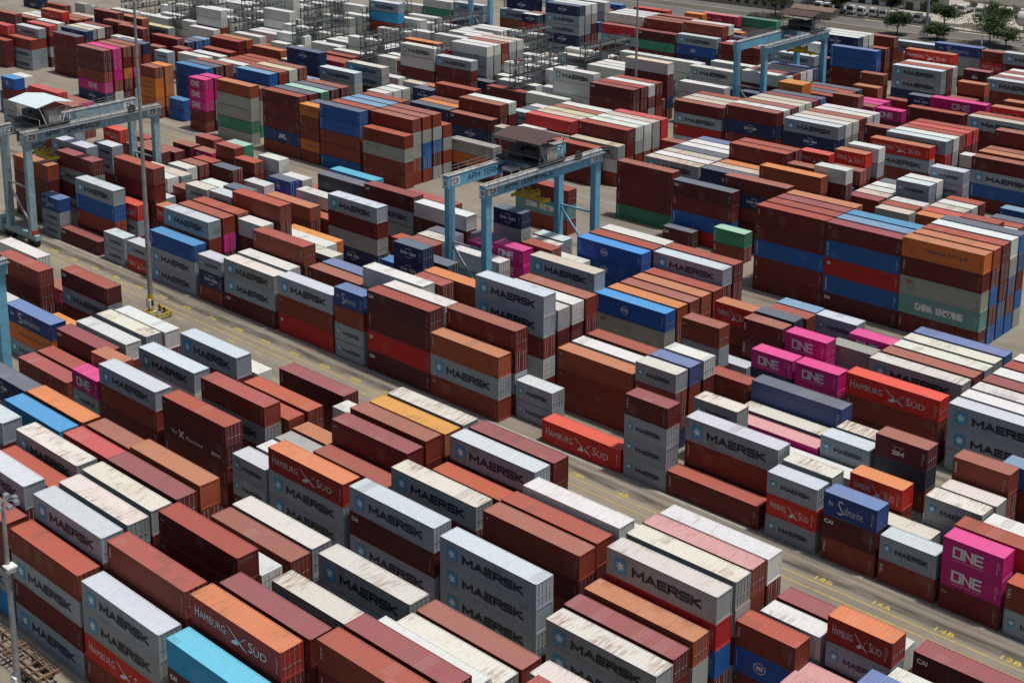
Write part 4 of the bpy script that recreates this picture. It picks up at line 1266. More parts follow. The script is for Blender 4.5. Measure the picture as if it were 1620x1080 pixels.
LABELS = '''long brown container, on top of a maroon one, nearest block
long brown container, on top of a grey blue-starred one, nearest block
long grey blue-starred container between brown above and maroon below
long maroon container between grey blue-starred above and grey blue-starred below
long grey blue-starred container beneath a maroon one, nearest block
long grey blue-starred container, on top of a rusty grey blue-starred one
long rusty grey blue-starred container between grey blue-starred above and bright red white-lettered bird-emblem below
long bright red white-lettered bird-emblem container between rusty grey blue-starred above and brown below
long sky blue container, on top of a maroon three-letter-marked one
long grey blue-starred container, second row, nearest block, first stack from left, topmost
long grey blue-starred container, second row, nearest block, second stack from left, topmost
long brown container, on top of a brown one
long brown container, second row, nearest block, third stack from left, second down
long dark red bird-emblem container, on top of a maroon one
long maroon container beneath a dark red bird-emblem one
long brown container, third row, nearest block, first stack from left, topmost
long rusty grey blue-starred container, third row, nearest block, second stack from left, topmost
long maroon container, mauve roof, on top of a maroon one, nearest block
long brown container, red-brown roof, on top of a maroon one, nearest block
long grey blue-starred container, fourth row, nearest block, first stack from left, topmost
long rusty grey blue-starred container, fourth row, nearest block, second stack from left, topmost
long rusty grey blue-starred container, on top of a maroon one, nearest block
long maroon container, on top of a maroon one, nearest block
long maroon container, fourth row, nearest block, fourth stack from left, second down
long maroon container, mauve roof, fourth row, nearest block, first stack from right, topmost
long maroon container, mauve roof, fifth row, nearest block, first stack from left, topmost
long rusty grey blue-starred container, fifth row, nearest block, third stack from left, topmost
long plain off-white container, fifth row, nearest block, fourth stack from left, topmost
long sky blue container, light blue roof, sixth row, nearest block, first stack from left, topmost
long red container, coral red roof, sixth row, nearest block, second stack from left, topmost
long brown container, orange roof, on top of a brown one, nearest block
long brown container, dusty pink roof, sixth row, nearest block, fourth stack from left, topmost
long rusty grey blue-starred container, sixth row, nearest block, second stack from right, topmost
long dark navy container, slate roof, back row, nearest block, first stack from left, topmost
long brown container, bright orange roof, back row, nearest block, second stack from left, topmost
long brown container, dusty pink roof, back row, nearest block, third stack from left, topmost
long rusty grey blue-starred container, back row, nearest block, fourth stack from left, topmost
long rusty grey blue-starred container, on top of a grey blue-starred one, nearest block
long brown container, dusty pink roof, back row, nearest block, second stack from right, topmost
long rusty grey blue-starred container, back row, nearest block, first stack from right, topmost
long brown container, front row, block before the yellow-lined road, first stack from left, topmost
short magenta white-lettered container, on top of a grey blue-starred one
long grey blue-starred container, on top of a brown one, block before the yellow-lined road
long brown container between grey blue-starred above and maroon below, block before the yellow-lined road
long maroon container, front row, block before the yellow-lined road, third stack from left, third down
long maroon container, on top of a maroon slogan-lettered one
long maroon slogan-lettered container between maroon above and maroon below
long maroon container between maroon slogan-lettered above and brown below
short grey blue-starred container, on top of a grey blue-starred one, block before the yellow-lined road
long dark red bird-emblem container, on top of a grey blue-starred one
long grey blue-starred container between dark red bird-emblem above and grey blue-starred below
blue-starred container, front row, block before the yellow-lined road, fourth stack from right, third down
long grey blue-starred container, on top of a maroon three-letter-marked one
long maroon three-letter-marked container between grey blue-starred above and grey blue-starred below
long grey blue-starred container beneath a maroon three-letter-marked one
long grey blue-starred container, on top of a grey blue-starred one, block before the yellow-lined road
blue-starred container, front row, block before the yellow-lined road, second stack from right, second down
blue-starred container, front row, block before the yellow-lined road, second stack from right, third down
blue-starred container, front row, block before the yellow-lined road, first stack from right, topmost
long grey blue-starred container beneath a rusty grey blue-starred one, block before the yellow-lined road
long maroon one, second row, block before the yellow-lined road, fourth stack from left, topmost
long navy script-lettered container, on top of a orange one
long orange container between navy script-lettered above and grey blue-starred below
long maroon three-letter-marked container, third row, block before the yellow-lined road, third stack from left, topmost
long brown container, on top of a rusty grey blue-starred one
long rusty grey blue-starred container beneath a brown one
long brown one, third row, block before the yellow-lined road, sixth stack from left, topmost
long rusty grey blue-starred container, on top of a maroon one, block before the yellow-lined road
long brown one, third row, block before the yellow-lined road, third stack from right, topmost
long maroon container between brown above and brown below
long brown container, orange roof, on top of a plain grey one
long plain off-white container, fourth row, block before the yellow-lined road, second stack from left, topmost
long grey blue-starred container, on top of a plain off-white one
long maroon one, fourth row, block before the yellow-lined road, fourth stack from right, topmost
long brown container, red-brown roof, on top of a maroon one, block before the yellow-lined road
long rusty grey blue-starred container, on top of a bright red one
long bright red container between rusty grey blue-starred above and blue white-striped below
long brown container, on top of a maroon one, block before the yellow-lined road
long maroon container between brown above and maroon below, block before the yellow-lined road
blue-starred container, fifth row, block before the yellow-lined road, second stack from left, topmost
long brown container, fifth row, block before the yellow-lined road, third stack from left, topmost
long brown one, fifth row, block before the yellow-lined road, fourth stack from left, topmost
long brown container, fifth row, block before the yellow-lined road, fifth stack from left, topmost
long plain off-white container, fifth row, block before the yellow-lined road, fourth stack from right, topmost
long rusty grey blue-starred container, on top of a plain grey one
short brown container, on top of a cobalt blue round-emblem one
short cobalt blue round-emblem container between brown above and maroon below
long maroon three-letter-marked container, on top of a grey blue-starred one, block before the yellow-lined road
long grey blue-starred container between maroon three-letter-marked above and maroon below
long plain off-white container, sixth row, block before the yellow-lined road, second stack from left, topmost
long grey blue-starred container, sixth row, block before the yellow-lined road, third stack from left, topmost
long yellow-orange container, sixth row, block before the yellow-lined road, fifth stack from left, topmost
long grey blue-starred container, sixth row, block before the yellow-lined road, sixth stack from left, topmost
long brown container, pale pink roof, on top of a brown one
short plain off-white container, sixth row, block before the yellow-lined road, second stack from right, topmost
short dark red bird-emblem container, on top of a grey blue-starred one
short grey blue-starred container beneath a dark red bird-emblem one
long plain off-white container, back row, block before the yellow-lined road, first stack from left, topmost
long maroon one, back row, block before the yellow-lined road, fourth stack from left, topmost
blue-starred container, back row, block before the yellow-lined road, fifth stack from left, topmost
long maroon one, back row, block before the yellow-lined road, sixth stack from left, topmost
long plain off-white container, on top of a brown one
short maroon one, back row, block before the yellow-lined road, third stack from right, topmost
long maroon three-letter-marked one, back row, block before the yellow-lined road, first stack from right, topmost
long maroon three-letter-marked container, front row, block across the road, second stack from left, topmost
long blue white-striped container, on top of a grey blue-starred one
long grey blue-starred container between blue white-striped above and grey blue-starred below
long grey blue-starred container, front row, block across the road, fifth stack from left, third down
long rusty grey blue-starred container, on top of a grey blue-starred one, block across the road
long grey blue-starred container between rusty grey blue-starred above and maroon three-letter-marked below
long maroon three-letter-marked container beneath a grey blue-starred one, block across the road
long grey blue-starred container, front row, block across the road, eighth stack from left, topmost
long brown container between grey blue-starred above and bright red below
long bright red container beneath a brown one
short navy script-lettered container, on top of a brown one
long maroon three-letter-marked container, on top of a maroon one, block across the road
long maroon container between maroon three-letter-marked above and bright red below
long bright red container between maroon above and maroon three-letter-marked below
long maroon three-letter-marked container beneath a bright red one
long brown container, orange roof, on top of a grey blue-starred one
long grey blue-starred container between brown above and brown below
long brown container, front row, block across the road, ninth stack from right, third down
bird-emblem container, front row, block across the road, eighth stack from right, topmost
short maroon container, mauve roof, on top of a grey blue-starred one
short grey blue-starred container between maroon above and grey blue-starred below
short grey blue-starred container between grey blue-starred above and grey blue-starred below
short grey blue-starred container, front row, block across the road, seventh stack from right, fourth down
long maroon container, red-brown roof, front row, block across the road, sixth stack from right, topmost
short grey blue-starred container, front row, block across the road, fifth stack from right, topmost
short bright red white-lettered bird-emblem container between grey blue-starred above and grey blue-starred below
short grey blue-starred container, front row, block across the road, fifth stack from right, third down
short navy script-lettered container, on top of a maroon three-letter-marked one
short maroon three-letter-marked container between navy script-lettered above and brown below
short brown container beneath a maroon three-letter-marked one
short grey blue-starred container, on top of a brown one
short brown container, front row, block across the road, third stack from right, second down
short magenta white-lettered container, on top of a magenta white-lettered one, block across the road
short magenta white-lettered container between magenta white-lettered above and maroon below, block across the road
short maroon container beneath a magenta white-lettered one, block across the road
short brown container, on top of a grey blue-starred one
long brown container, orange roof, on top of a maroon one, block across the road
long grey blue-starred container, on top of a blue white-striped one
long blue white-striped container between grey blue-starred above and brown below
long grey blue-starred container, second row, block across the road, third stack from left, topmost
long plain off-white container, second row, block across the road, fifth stack from left, topmost
long maroon container, dusty pink roof, on top of a maroon one, block across the road
short grey blue-starred container, second row, block across the road, fifth stack from right, topmost
long grey blue-starred container, second row, block across the road, fourth stack from right, topmost
long brown container between grey blue-starred above and maroon below, block across the road
short rusty grey blue-starred container, second row, block across the road, third stack from right, topmost
short rusty grey blue-starred container, second row, block across the road, second stack from right, topmost
long red container, red-brown roof, second row, block across the road, first stack from right, topmost
long maroon container, mauve roof, on top of a rusty grey blue-starred one
long brown container, red-brown roof, on top of a magenta white-lettered one
long brown container, third row, block across the road, fourth stack from left, topmost
long brown one, third row, block across the road, fifth stack from left, topmost
long plain off-white container, third row, block across the road, fourth stack from right, topmost
short bright red white-lettered bird-emblem container, bright orange roof, on top of a brown one
short rusty grey blue-starred container, on top of a plain grey one
long brown container, red-brown roof, on top of a maroon one, block across the road
long maroon container between brown above and maroon three-letter-marked below
long grey blue-starred container, on top of a grey blue-starred one, block across the road
long grey blue-starred container between grey blue-starred above and brown below
long brown container, orange roof, on top of a brown one, block across the road
long brown container between brown above and brown below
long brown container, fourth row, block across the road, fifth stack from right, third down
short rusty grey blue-starred container, on top of a brown one
short rusty grey blue-starred container, fourth row, block across the road, third stack from right, topmost
short rusty grey blue-starred container, fourth row, block across the road, first stack from right, topmost
long brown container, fifth row, block across the road, fourth stack from left, topmost
long brown one, fifth row, block across the road, sixth stack from left, topmost
long plain off-white container, fifth row, block across the road, sixth stack from right, topmost
short lavender blue container, lavender roof, on top of a brown one
long magenta white-lettered one, fifth row, block across the road, fourth stack from right, topmost
short grey blue-starred container, fifth row, block across the road, third stack from right, topmost
short dark maroon dotted-emblem container, dusty pink roof, on top of a slate one
short slate container between dark maroon dotted-emblem above and brown below
short brown container, dusty pink roof, on top of a brown one
short dark navy container, on top of a dark navy one
long brown container, red-brown roof, sixth row, block across the road, fifth stack from right, topmost
short plain off-white container, sixth row, block across the road, fourth stack from right, topmost
long rusty grey blue-starred container, sixth row, block across the road, third stack from right, topmost
long brown container, dusty pink roof, on top of a maroon one, block across the road
short brown container, red-brown roof, back row, block across the road, second stack from right, topmost
long lavender blue one, back row, block across the road, first stack from right, topmost
long brown container, dusty pink roof, on top of a maroon one, block under centre crane
long maroon one, front row, block under centre crane, second stack from left, topmost
long brown container, orange roof, on top of a maroon one, block under centre crane
long grey blue-starred container, on top of a maroon one, block under centre crane
long maroon container between grey blue-starred above and plain grey below
long plain grey container between maroon above and dark navy below
long plain off-white container, on top of a grey blue-starred one
long grey blue-starred one, front row, block under centre crane, seventh stack from right, topmost
long cobalt blue round-emblem container, on top of a grey red-marked one
long grey red-marked container beneath a cobalt blue round-emblem one
short brown container, dusty pink roof, on top of a grey blue-starred one
short magenta white-lettered container, on top of a dark navy one
short magenta white-lettered container, front row, block under centre crane, third stack from right, topmost
long bright red white-lettered bird-emblem container, on top of a brown one
long brown container between bright red white-lettered bird-emblem above and maroon below
long grey blue-starred container, on top of a grey blue-starred one, block under centre crane
long grey blue-starred container between grey blue-starred above and grey blue-starred below, block under centre crane
short magenta white-lettered container, second row, block under centre crane, fourth stack from right, topmost
long brown container, bright orange roof, on top of a brown one
long plain off-white container, second row, block under centre crane, first stack from right, topmost
long brown one, third row, block under centre crane, fifth stack from right, topmost
short maroon container, dusty pink roof, on top of a maroon one
short magenta white-lettered container, third row, block under centre crane, third stack from right, topmost
long rusty grey blue-starred container, third row, block under centre crane, second stack from right, topmost
long slate container, slate roof, fourth row, block under centre crane, sixth stack from left, topmost
long maroon three-letter-marked container, on top of a grey blue-starred one, block under centre crane
long plain off-white container, on top of a maroon one, block under centre crane
long brown container, orange roof, fourth row, block under centre crane, sixth stack from right, topmost
short bright red white-lettered bird-emblem container, orange roof, on top of a brown one
short grey red-marked container, fourth row, block under centre crane, third stack from right, topmost
long brown one, fourth row, block under centre crane, second stack from right, topmost
long cobalt blue round-emblem container, on top of a cobalt blue round-emblem one
long brown container, red-brown roof, fifth row, block under centre crane, sixth stack from left, topmost
short magenta white-lettered container, fifth row, block under centre crane, third stack from right, topmost
long rusty grey blue-starred container, fifth row, block under centre crane, second stack from right, topmost
short dark navy container, on top of a plain grey one
long grey blue-starred container, sixth row, block under centre crane, fifth stack from right, topmost
short grey blue-starred container, sixth row, block under centre crane, third stack from right, topmost
long rusty grey blue-starred container, sixth row, block under centre crane, second stack from right, topmost
long maroon container, red-brown roof, on top of a maroon one, block under centre crane
long blue white-striped one, back row, block under centre crane, second stack from right, topmost
long brown container, orange roof, on top of a grey red-marked one
long maroon container, red-brown roof, front row, tall block beyond concrete, fifth stack from left, topmost
long blue white-striped container, slate roof, on top of a blue white-striped one
long brown container, on top of a grey red-marked one
long grey red-marked container between brown above and brown below
long brown container, front row, tall block beyond concrete, fifth stack from right, third down
long maroon container, on top of a sage green white-lettered one
long sage green white-lettered container between maroon above and brown below
long brown container beneath a sage green white-lettered one
long maroon container, front row, tall block beyond concrete, third stack from right, topmost
long maroon container between maroon above and blue white-striped below
long blue white-striped container, front row, tall block beyond concrete, third stack from right, third down
long maroon container between blue white-striped above and maroon below, tall block beyond concrete
long maroon container, front row, tall block beyond concrete, third stack from right, lowest
long maroon container, on top of a blue white-striped one
long blue white-striped container, front row, tall block beyond concrete, second stack from right, second down
long bright red container between blue white-striped above and blue white-striped below
long blue white-striped container between bright red above and maroon three-letter-marked below
long maroon three-letter-marked container beneath a blue white-striped one
long orange container, orange roof, on top of a maroon one
long maroon container between orange above and grey red-marked below
long grey red-marked container between maroon above and sage green white-lettered below
long sage green white-lettered container between grey red-marked above and maroon below
long maroon container beneath a sage green white-lettered one
long brown one, second row, tall block beyond concrete, fourth stack from right, topmost
long brown container, orange roof, on top of a maroon one, tall block beyond concrete
long maroon container, red-brown roof, third row, tall block beyond concrete, first stack from right, topmost
long blue white-striped one, fourth row, tall block beyond concrete, fifth stack from left, topmost
short maroon three-letter-marked one, fourth row, tall block beyond concrete, fourth stack from right, topmost
short green container, pale green roof, on top of a brown one
long plain off-white container, white roof, on top of a plain grey one
long maroon three-letter-marked container, slate roof, on top of a maroon one
long maroon container between maroon three-letter-marked above and blue white-striped below
long blue white-striped container, fifth row, tall block beyond concrete, second stack from right, third down
long grey red-marked container, on top of a orange one
long maroon one, sixth row, tall block beyond concrete, second stack from right, topmost
long maroon container, sixth row, tall block beyond concrete, second stack from right, second down
long maroon container between maroon above and green below
long green container beneath a maroon one
long maroon one, sixth row, tall block beyond concrete, first stack from right, topmost
long maroon container, red-brown roof, front row, sixth block back, sixth stack from right, topmost
long maroon container between maroon above and maroon below, sixth block back
long maroon container, front row, sixth block back, sixth stack from right, third down
long rusty grey blue-starred one, front row, sixth block back, fifth stack from right, topmost
long brown container, bright orange roof, front row, sixth block back, third stack from right, topmost
long maroon three-letter-marked container, dusty pink roof, on top of a dark navy one
long brown container, dusty pink roof, on top of a maroon one, sixth block back
long red container, coral red roof, third row, sixth block back, eighth stack from right, topmost
long maroon container, red-brown roof, third row, sixth block back, seventh stack from right, topmost
long maroon container, red-brown roof, fourth row, sixth block back, sixth stack from right, topmost
short grey blue-starred container, fifth row, sixth block back, third stack from right, topmost
short bright red white-lettered bird-emblem one, sixth row, sixth block back, fourth stack from right, topmost
short grey blue-starred container, on top of a grey blue-starred one, sixth block back
long maroon three-letter-marked container, on top of a maroon one, seventh block back
long maroon container, dusty pink roof, front row, seventh block back, fifth stack from right, topmost
long maroon container, dusty pink roof, on top of a dark navy one, seventh block back
long dark navy container between maroon above and maroon below
long grey blue-starred container, on top of a dark navy one
long dark navy container beneath a grey blue-starred one, seventh block back
long bright red white-lettered bird-emblem container, orange roof, on top of a grey blue-starred one
long maroon container, dusty pink roof, front row, seventh block back, first stack from right, topmost
long grey blue-starred container between maroon above and blue white-striped below
long blue white-striped container between grey blue-starred above and maroon below
long plain off-white container, second row, seventh block back, eighth stack from left, topmost
long grey blue-starred container, on top of a bright red one
long plain off-white container, cream roof, on top of a maroon one
long maroon container, red-brown roof, front row, eighth block back, second stack from right, topmost
long grey blue-starred container, tan roof, on top of a maroon one
long plain off-white container, second row, eighth block back, third stack from right, topmost
long magenta white-lettered container, fourth row, eighth block back, first stack from right, topmost
long grey blue-starred container, front row, ninth block back, second stack from right, topmost
long grey blue-starred container, front row, ninth block back, second stack from right, second down
long blue white-striped container, lavender roof, on top of a blue white-striped one
long bright red white-lettered bird-emblem one, fourth row, ninth block back, third stack from right, topmost'''.split('\n')
far = MB()
def vary(c, r, k=.12):
    s = 1 + r.uniform(-k, k); return tuple(min(.95, x*s*(1+r.uniform(-.04, .04))) for x in c)
li = 0
SALL = []
for si, ln in enumerate(STACKS):
    t = ln.split(); b, r, x, h = int(t[0]), int(t[1]), float(t[2]), float(t[3]); L = 12.19 if t[4] == '4' else 6.06
    cols = t[5:-1]; mask = t[-1]; n = len(cols); y = BASES[b] + (2.955 if b < 5 else 2.88)*r
    SALL.append((x, y, L, n*h))
    for i, code in enumerate(cols):
        q = random.Random(si*13+i*7+3); z = h*(n-1-i); c0 = code[0]
        side, roof, rust = PC[c0]
        if c0 == 'b' and len(code) > 2 and code[2] in 'oO': side = (.33, .070, .028)
        side = vary(side, q)
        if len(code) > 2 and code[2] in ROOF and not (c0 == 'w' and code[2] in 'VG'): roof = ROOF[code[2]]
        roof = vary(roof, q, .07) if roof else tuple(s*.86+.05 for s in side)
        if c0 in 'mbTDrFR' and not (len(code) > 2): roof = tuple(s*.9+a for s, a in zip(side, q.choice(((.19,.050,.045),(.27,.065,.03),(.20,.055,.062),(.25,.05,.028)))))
        rust = min(1, max(0, rust*q.uniform(.5, 1.4))); v = q.choice((0,0,1,1,2,3))
        jx, jy = q.uniform(-.03, .03), q.uniform(-.03, .03)
        if mask[i] == '1':
            lab = LABELS[li]; li += 1
            root = empty('shipping_container', (x+jx, y+jy, z)); root.scale = (1, 1, h/HN)
            tag(root, lab, 'container', 'stacked shipping containers')
            cm = cmeshes(L)
            def part(nm, me, col, par=root, a=rust):
                o = link(nm, me, par); o.color = (*col, a); return o
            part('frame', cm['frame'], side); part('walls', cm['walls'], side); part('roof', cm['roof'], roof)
            if q.random() < .5:
                d1 = part('door', cm['door'], side); d2 = part('door', cm['door'], side); d2.location = (0, 1.06, 0)
                for d in (d1, d2): part('lock_rods', cm['rod'], (.5,.5,.5), d)
            else: part('end_wall', cm['end'], side)
            for pn, me in markmeshes(code, L, v).items(): link(pn, me, root)
        else:
            X, Y, Z = x+L+jx, y+2.44+jy, z+h; x_, y_ = x+jx, y+jy
            sc_ = (*side, rust)
            far.box(x_, y_, z+.03, X, Y, Z-.012, 0, sc_, skip='tb')
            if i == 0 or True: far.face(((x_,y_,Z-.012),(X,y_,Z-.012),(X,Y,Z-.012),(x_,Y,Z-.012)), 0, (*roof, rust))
            dk = tuple(s*.55 for s in side) + (0,)
            if mask[i] == '0':
                for e in (z+.03, Z-.10): far.box(x_-.01, y_-.012, e, X+.012, y_, e+.085, 0, dk, skip='k')
                for e in (x_-.01, X-.12): far.box(e, y_-.014, z+.03, e+.13, y_-.0, Z-.02, 0, dk, skip='k')
                for V, Fc, col, pn in marks(code, L, v):
                    far.add([(x_+a, y_-.02+b2, z+c*h/HN) for a, b2, c in V], Fc, m=1, c=col+(1,))
                if q.random() < .5:
                    for yy in (.35, .8, 1.6, 2.05): far.box(X, y_+yy, z+.15, X+.03, y_+yy+.06, Z-.15, 0, (.45,.45,.43,.2), skip='l')
                    for zz in (.5, 1.3, 2.0): far.box(X, y_+.2, z+zz, X+.02, y_+2.2, z+zz+.05, 0, dk, skip='l')
o = far.build('background_containers', [PAINT_FAR, LETTER_FAR])
tag(o, 'mass of smaller and half hidden stacked shipping containers filling the yard behind', 'containers', kind='stuff')

# ---------------------------------------------------------------- rubber tyred gantry cranes
def crane(x0, x1, y0, y1, zt, num, mat, roofmat, trolley_y, label, spread_z, decks=True, name='gantry_crane'):
    root = empty(name, ((x0+x1)/2, (y0+y1)/2, 0)); ox, oy = root.location.x, root.location.y
    tag(root, label, 'crane', 'rubber tyred gantry cranes')
    def B(mb, nm, mt, par=root): 
        mb.v = [(a-ox, b-oy, c) for a, b, c in mb.v]; return mb.build(nm, mt, par)
    lw = 1.25
    for x in (x0, x1):
        for y in (y0, y1):
            m = MB(); m.box(x-lw*.42, y-lw/2, 2.1, x+lw*.42, y+lw/2, zt-2.2); m.box(x-lw*.30, y-lw/2-.05, 3, x-lw*.24, y-lw/2, zt-2.5); leg = B(m, 'leg', mat)
            if num and x == x0 or num and y == y0:
                pass
    zg = zt-2.2
    for x in (x0, x1):
        m = MB(); m.box(x-.55, y0-1.0, zg, x+.55, y1+1.0, zt-.25); g = B(m, 'girder', mat)
        m = MB(); m.box(x-.62, y0-1.05, zt-.248, x+.62, y1+1.05, zt-.1)
        m.box(x-.12, y0-.8, zt-.1, x+.12, y1+.8, zt+.08); B(m, 'rail_deck', CRTOP)
        m = MB(); sgn = -1 if x == x0 else 1; xr = x+sgn*1.35
        m.box(min(x+sgn*.62, xr), y0-1, zt-.5, max(x+sgn*.62, xr), y1+1, zt-.44)
        y = y0-1
        while y <= y1+1.01: m.beam((xr, y, zt-.5), (xr, y, zt+.65), .06); y += 2.2
        for z in (zt+.1, zt+.62): m.beam((xr, y0-1, z), (xr, y1+1, z), .05)
        B(m, 'walkway', GREYST)
        if num:
            V, Fc = stroke('APM TERMINALS', 0, 11.2, 0, 1.0, .17)
            M_ = MB()
            fx = x+.553 if x == x1 else x+.553
            M_.add([(fx-v[1], y0+3.4+v[0], zg+.5+v[2]) for v in V], Fc); B(M_, 'lettering', INK)
            for yy, dirn in ((y0-.2, 1), (y1-1.8, 1)):
                pm = MB(); pm.face(((fx-.001+.002, yy-.1, zg+.35),(fx+.001, yy+1.9, zg+.35),(fx+.001, yy+1.9, zg+1.65),(fx+.001, yy-.1, zg+1.65))); B(pm, 'number_plate', SIGNW)
                V, Fc = stroke(num, .1, 1.4, 0, .95, .2); M_ = MB(); M_.add([(fx+.006-v[1], yy+.15+v[0], zg+.52+v[2]) for v in V], Fc); B(M_, 'number', INK)
            pm = MB(); pm.face(((x-.5, y0-1.003, zg+.3),(x+.5, y0-1.003, zg+.3),(x+.5, y0-1.003, zg+1.4),(x-.5, y0-1.003, zg+1.4))); B(pm, 'number_plate', SIGNW)
            V, Fc = stroke(num, x-.33, x+.33, zg+.5, zg+1.2, .2); M_ = MB(); M_.add([(v[0], y0-1.008+v[1], v[2]) for v in V], Fc); B(M_, 'number', INK)
    for y in (y0, y1):
        m = MB(); m.box(x0-1.7, y-.5, 1.2, x1+1.7, y+.5, 2.1); B(m, 'sill_beam', mat)
        m = MB(); m.beam((x0, y, zt*.5), (x1, y, zt*.5), .26); m.beam((x0, y, zt*.5), (x1, y, 3.0), .26); B(m, 'brace', GREYST if y == y0 else mat)
        for x in (x0, x1):
            m = MB(); m.box(x-1.5, y-.42, .75, x+1.5, y+.42, 1.35); bg = B(m, 'bogie', DARK)
            for dx in (-.95, .95):
                w_ = MB(); w_.tube((x+dx, y-.38, .72), (x+dx, y+.38, .72), .72, n=18); wl = B(w_, 'wheel', BLACKP, root)
        m = MB(); m.box(x1-.8, y-.6, 2.1, x1+.9, y+.6, 2.9); B(m, 'motor_box', REDP)
    m = MB(); m.box(x0-3.6, y0-.9, .9, x0-1.8, y0+.9, 3.2); B(m, 'power_unit', mat)
    # ladder and cable chain on the near right leg
    m = MB(); 
    for dy in (-.25, .25): m.beam((x0+.75, y0-.1+dy, 2.2), (x0+.75, y0-.1+dy, zt), .05)
    z = 2.5
    while z < zt: m.beam((x0+.75, y0-.35, z), (x0+.75, y0+.15, z), .04); z += .4
    B(m, 'ladder', GREYST)
    # trolley
    ty = trolley_y; m = MB()
    m.box(x0-.7, ty-3.1, zt+.12, x1+.7, ty+3.1, zt+.55)
    tr = B(m, 'trolley', DARK)
    m = MB(); m.box(x0+1.0, ty-2.2, zt+.55, x0+3.4, ty+.6, zt+2.3); m.tube((x0+4.3, ty-1.5, zt+1.6), (x0+6.4, ty-1.5, zt+1.6), .95, n=16)
    m.tube((x0+4.3, ty+1.2, zt+1.3), (x0+6.2, ty+1.2, zt+1.3), .7, n=14); m.box(x0+3.5, ty-2.4, zt+.55, x0+4.2, ty+2.0, zt+2.0); m.box(x0+1.2, ty+1.0, zt+.55, x0+2.8, ty+2.4, zt+1.7); B(m, 'hoist_machinery', DARK)
    m = MB(); m.box(x1-1.6, ty-1.0, zt+.55, x1+.3, ty+1.6, zt+2.7); 
    for i in range(5): m.box(x1+.301, ty-.9+i*.5, zt+.75, x1+.34, ty-.6+i*.5, zt+2.5)
    B(m, 'electrical_house', CRTOP)
    m = MB()
    for a in (x0-.5, x1+.5):
        for b2 in (ty-3.0, ty+3.0):
            m.beam((a, b2*.55+ty*.45, zt+.5), (a, b2, zt+4.0), .12); m.beam((a, b2, zt+.5), (a, b2, zt+1.6), .07)
    for b2 in (ty-3, ty+3): m.beam((x0-.5, b2, zt+1.5), (x1+.5, b2, zt+1.5), .05)
    B(m, 'canopy_posts', WHITEP if roofmat is CANOPY else GREYST)
    m = MB(); e = 1.0
    a = [(x0-e, ty-3.7, zt+3.9), (x1+e, ty-3.7, zt+3.9), (x1+e, ty, zt+4.6), (x0-e, ty, zt+4.6), (x1+e, ty+3.7, zt+3.9), (x0-e, ty+3.7, zt+3.9)]
    lo = [(p[0], p[1], p[2]-.12) for p in a]
    m.face([a[0],a[1],a[2],a[3]]); m.face([a[3],a[2],a[4],a[5]]); m.face([lo[3],lo[2],lo[1],lo[0]]); m.face([lo[5],lo[4],lo[2],lo[3]])
    for i, j in ((0,1),(1,2),(2,4),(4,5),(5,3),(3,0)): m.face([lo[i], lo[j], a[j], a[i]])
    B(m, 'canopy', roofmat)
    # operator cabin under the girders
    m = MB(); cxm = x0+1.9
    m.box(cxm-1, ty-3.6, zt-3.6, cxm+1, ty-1.6, zt-1.0); B(m, 'cabin', WHITEP)
    m = MB(); m.box(cxm-.85, ty-3.62, zt-3.3, cxm+.85, ty-3.6, zt-1.5); m.box(cxm+1, ty-3.4, zt-3.3, cxm+1.02, ty-1.8, zt-1.5); B(m, 'cabin_window', GLASS)
    # spreader
    xm = (x0+x1)/2; sz = spread_z; m = MB()
    m.box(xm-3.0, ty-.5, sz, xm+3.0, ty-.15, sz+.5); m.box(xm-3.0, ty+.15, sz, xm+3.0, ty+.5, sz+.5)
    for xx in (xm-3.1, xm+2.8): m.box(xx, ty-1.2, sz-.1, xx+.3, ty+1.2, sz+.35)
    m.box(xm-1.2, ty-1.0, sz+.5, xm+1.2, ty+1.0, sz+1.1)
    for dx in (-.9, .9):
        for dy in (-.7, .7): m.tube((xm+dx, ty+dy-.08, sz+1.3), (xm+dx, ty+dy+.08, sz+1.3), .38, n=12)
    B(m, 'spreader', YEL)
    m = MB()
    for dx in (-.9, .9):
        for dy in (-.7, .7): m.tube((xm+dx, ty+dy, sz+1.3), (xm+dx*1.4, ty+dy*1.6, zt+.3), .045, n=5)
    B(m, 'hoist_rope', BLACKP)
    m = MB(); m.tube((x1+.75, y1-5.6, zt+.25), (x1+1.0, y1-5.6, zt+.25), .8, n=20); B(m, 'cable_reel', DARK)
    m = MB(); m.box(xm+.4, y1-12.4, zt-2.2, xm+1.2, y1-5.8, zt+.7); B(m, 'service_beam', mat) if num == '13' else None
    return root
crane(-146.9, -139.3, 154.0, 180.3, 21.6, '13', CRANE, CANOPY2, 168.6, 'bright blue gantry crane numbered 13 standing astride the stacks in mid yard', 15.2)
crane(-228.4, -220.6, 124.1, 151.2, 21.0, '23', CRANE_OLD, CANOPY, 129.6, 'faded grey-blue gantry crane numbered 23 with white canopy at the left edge', 14.6)
crane(-176.0, -169.0, 278.8, 304.6, 20.3, '', CRANE, CANOPY2, 300.5, 'blue gantry crane at upper right carrying dark machinery below the trees', 14.8)
crane(-284.0, -276.4, 307.0, 333.0, 22.0, '', CRANE, CANOPY2, 326.0, 'blue gantry crane at the top edge, only its two near legs showing', 15)
crane(-168.2, -160.3, 57.6, 84.8, 22.5, '', CRANE, CANOPY, 62.0, 'blue gantry crane leg cut by the left edge beside the maroon stacks', 17)

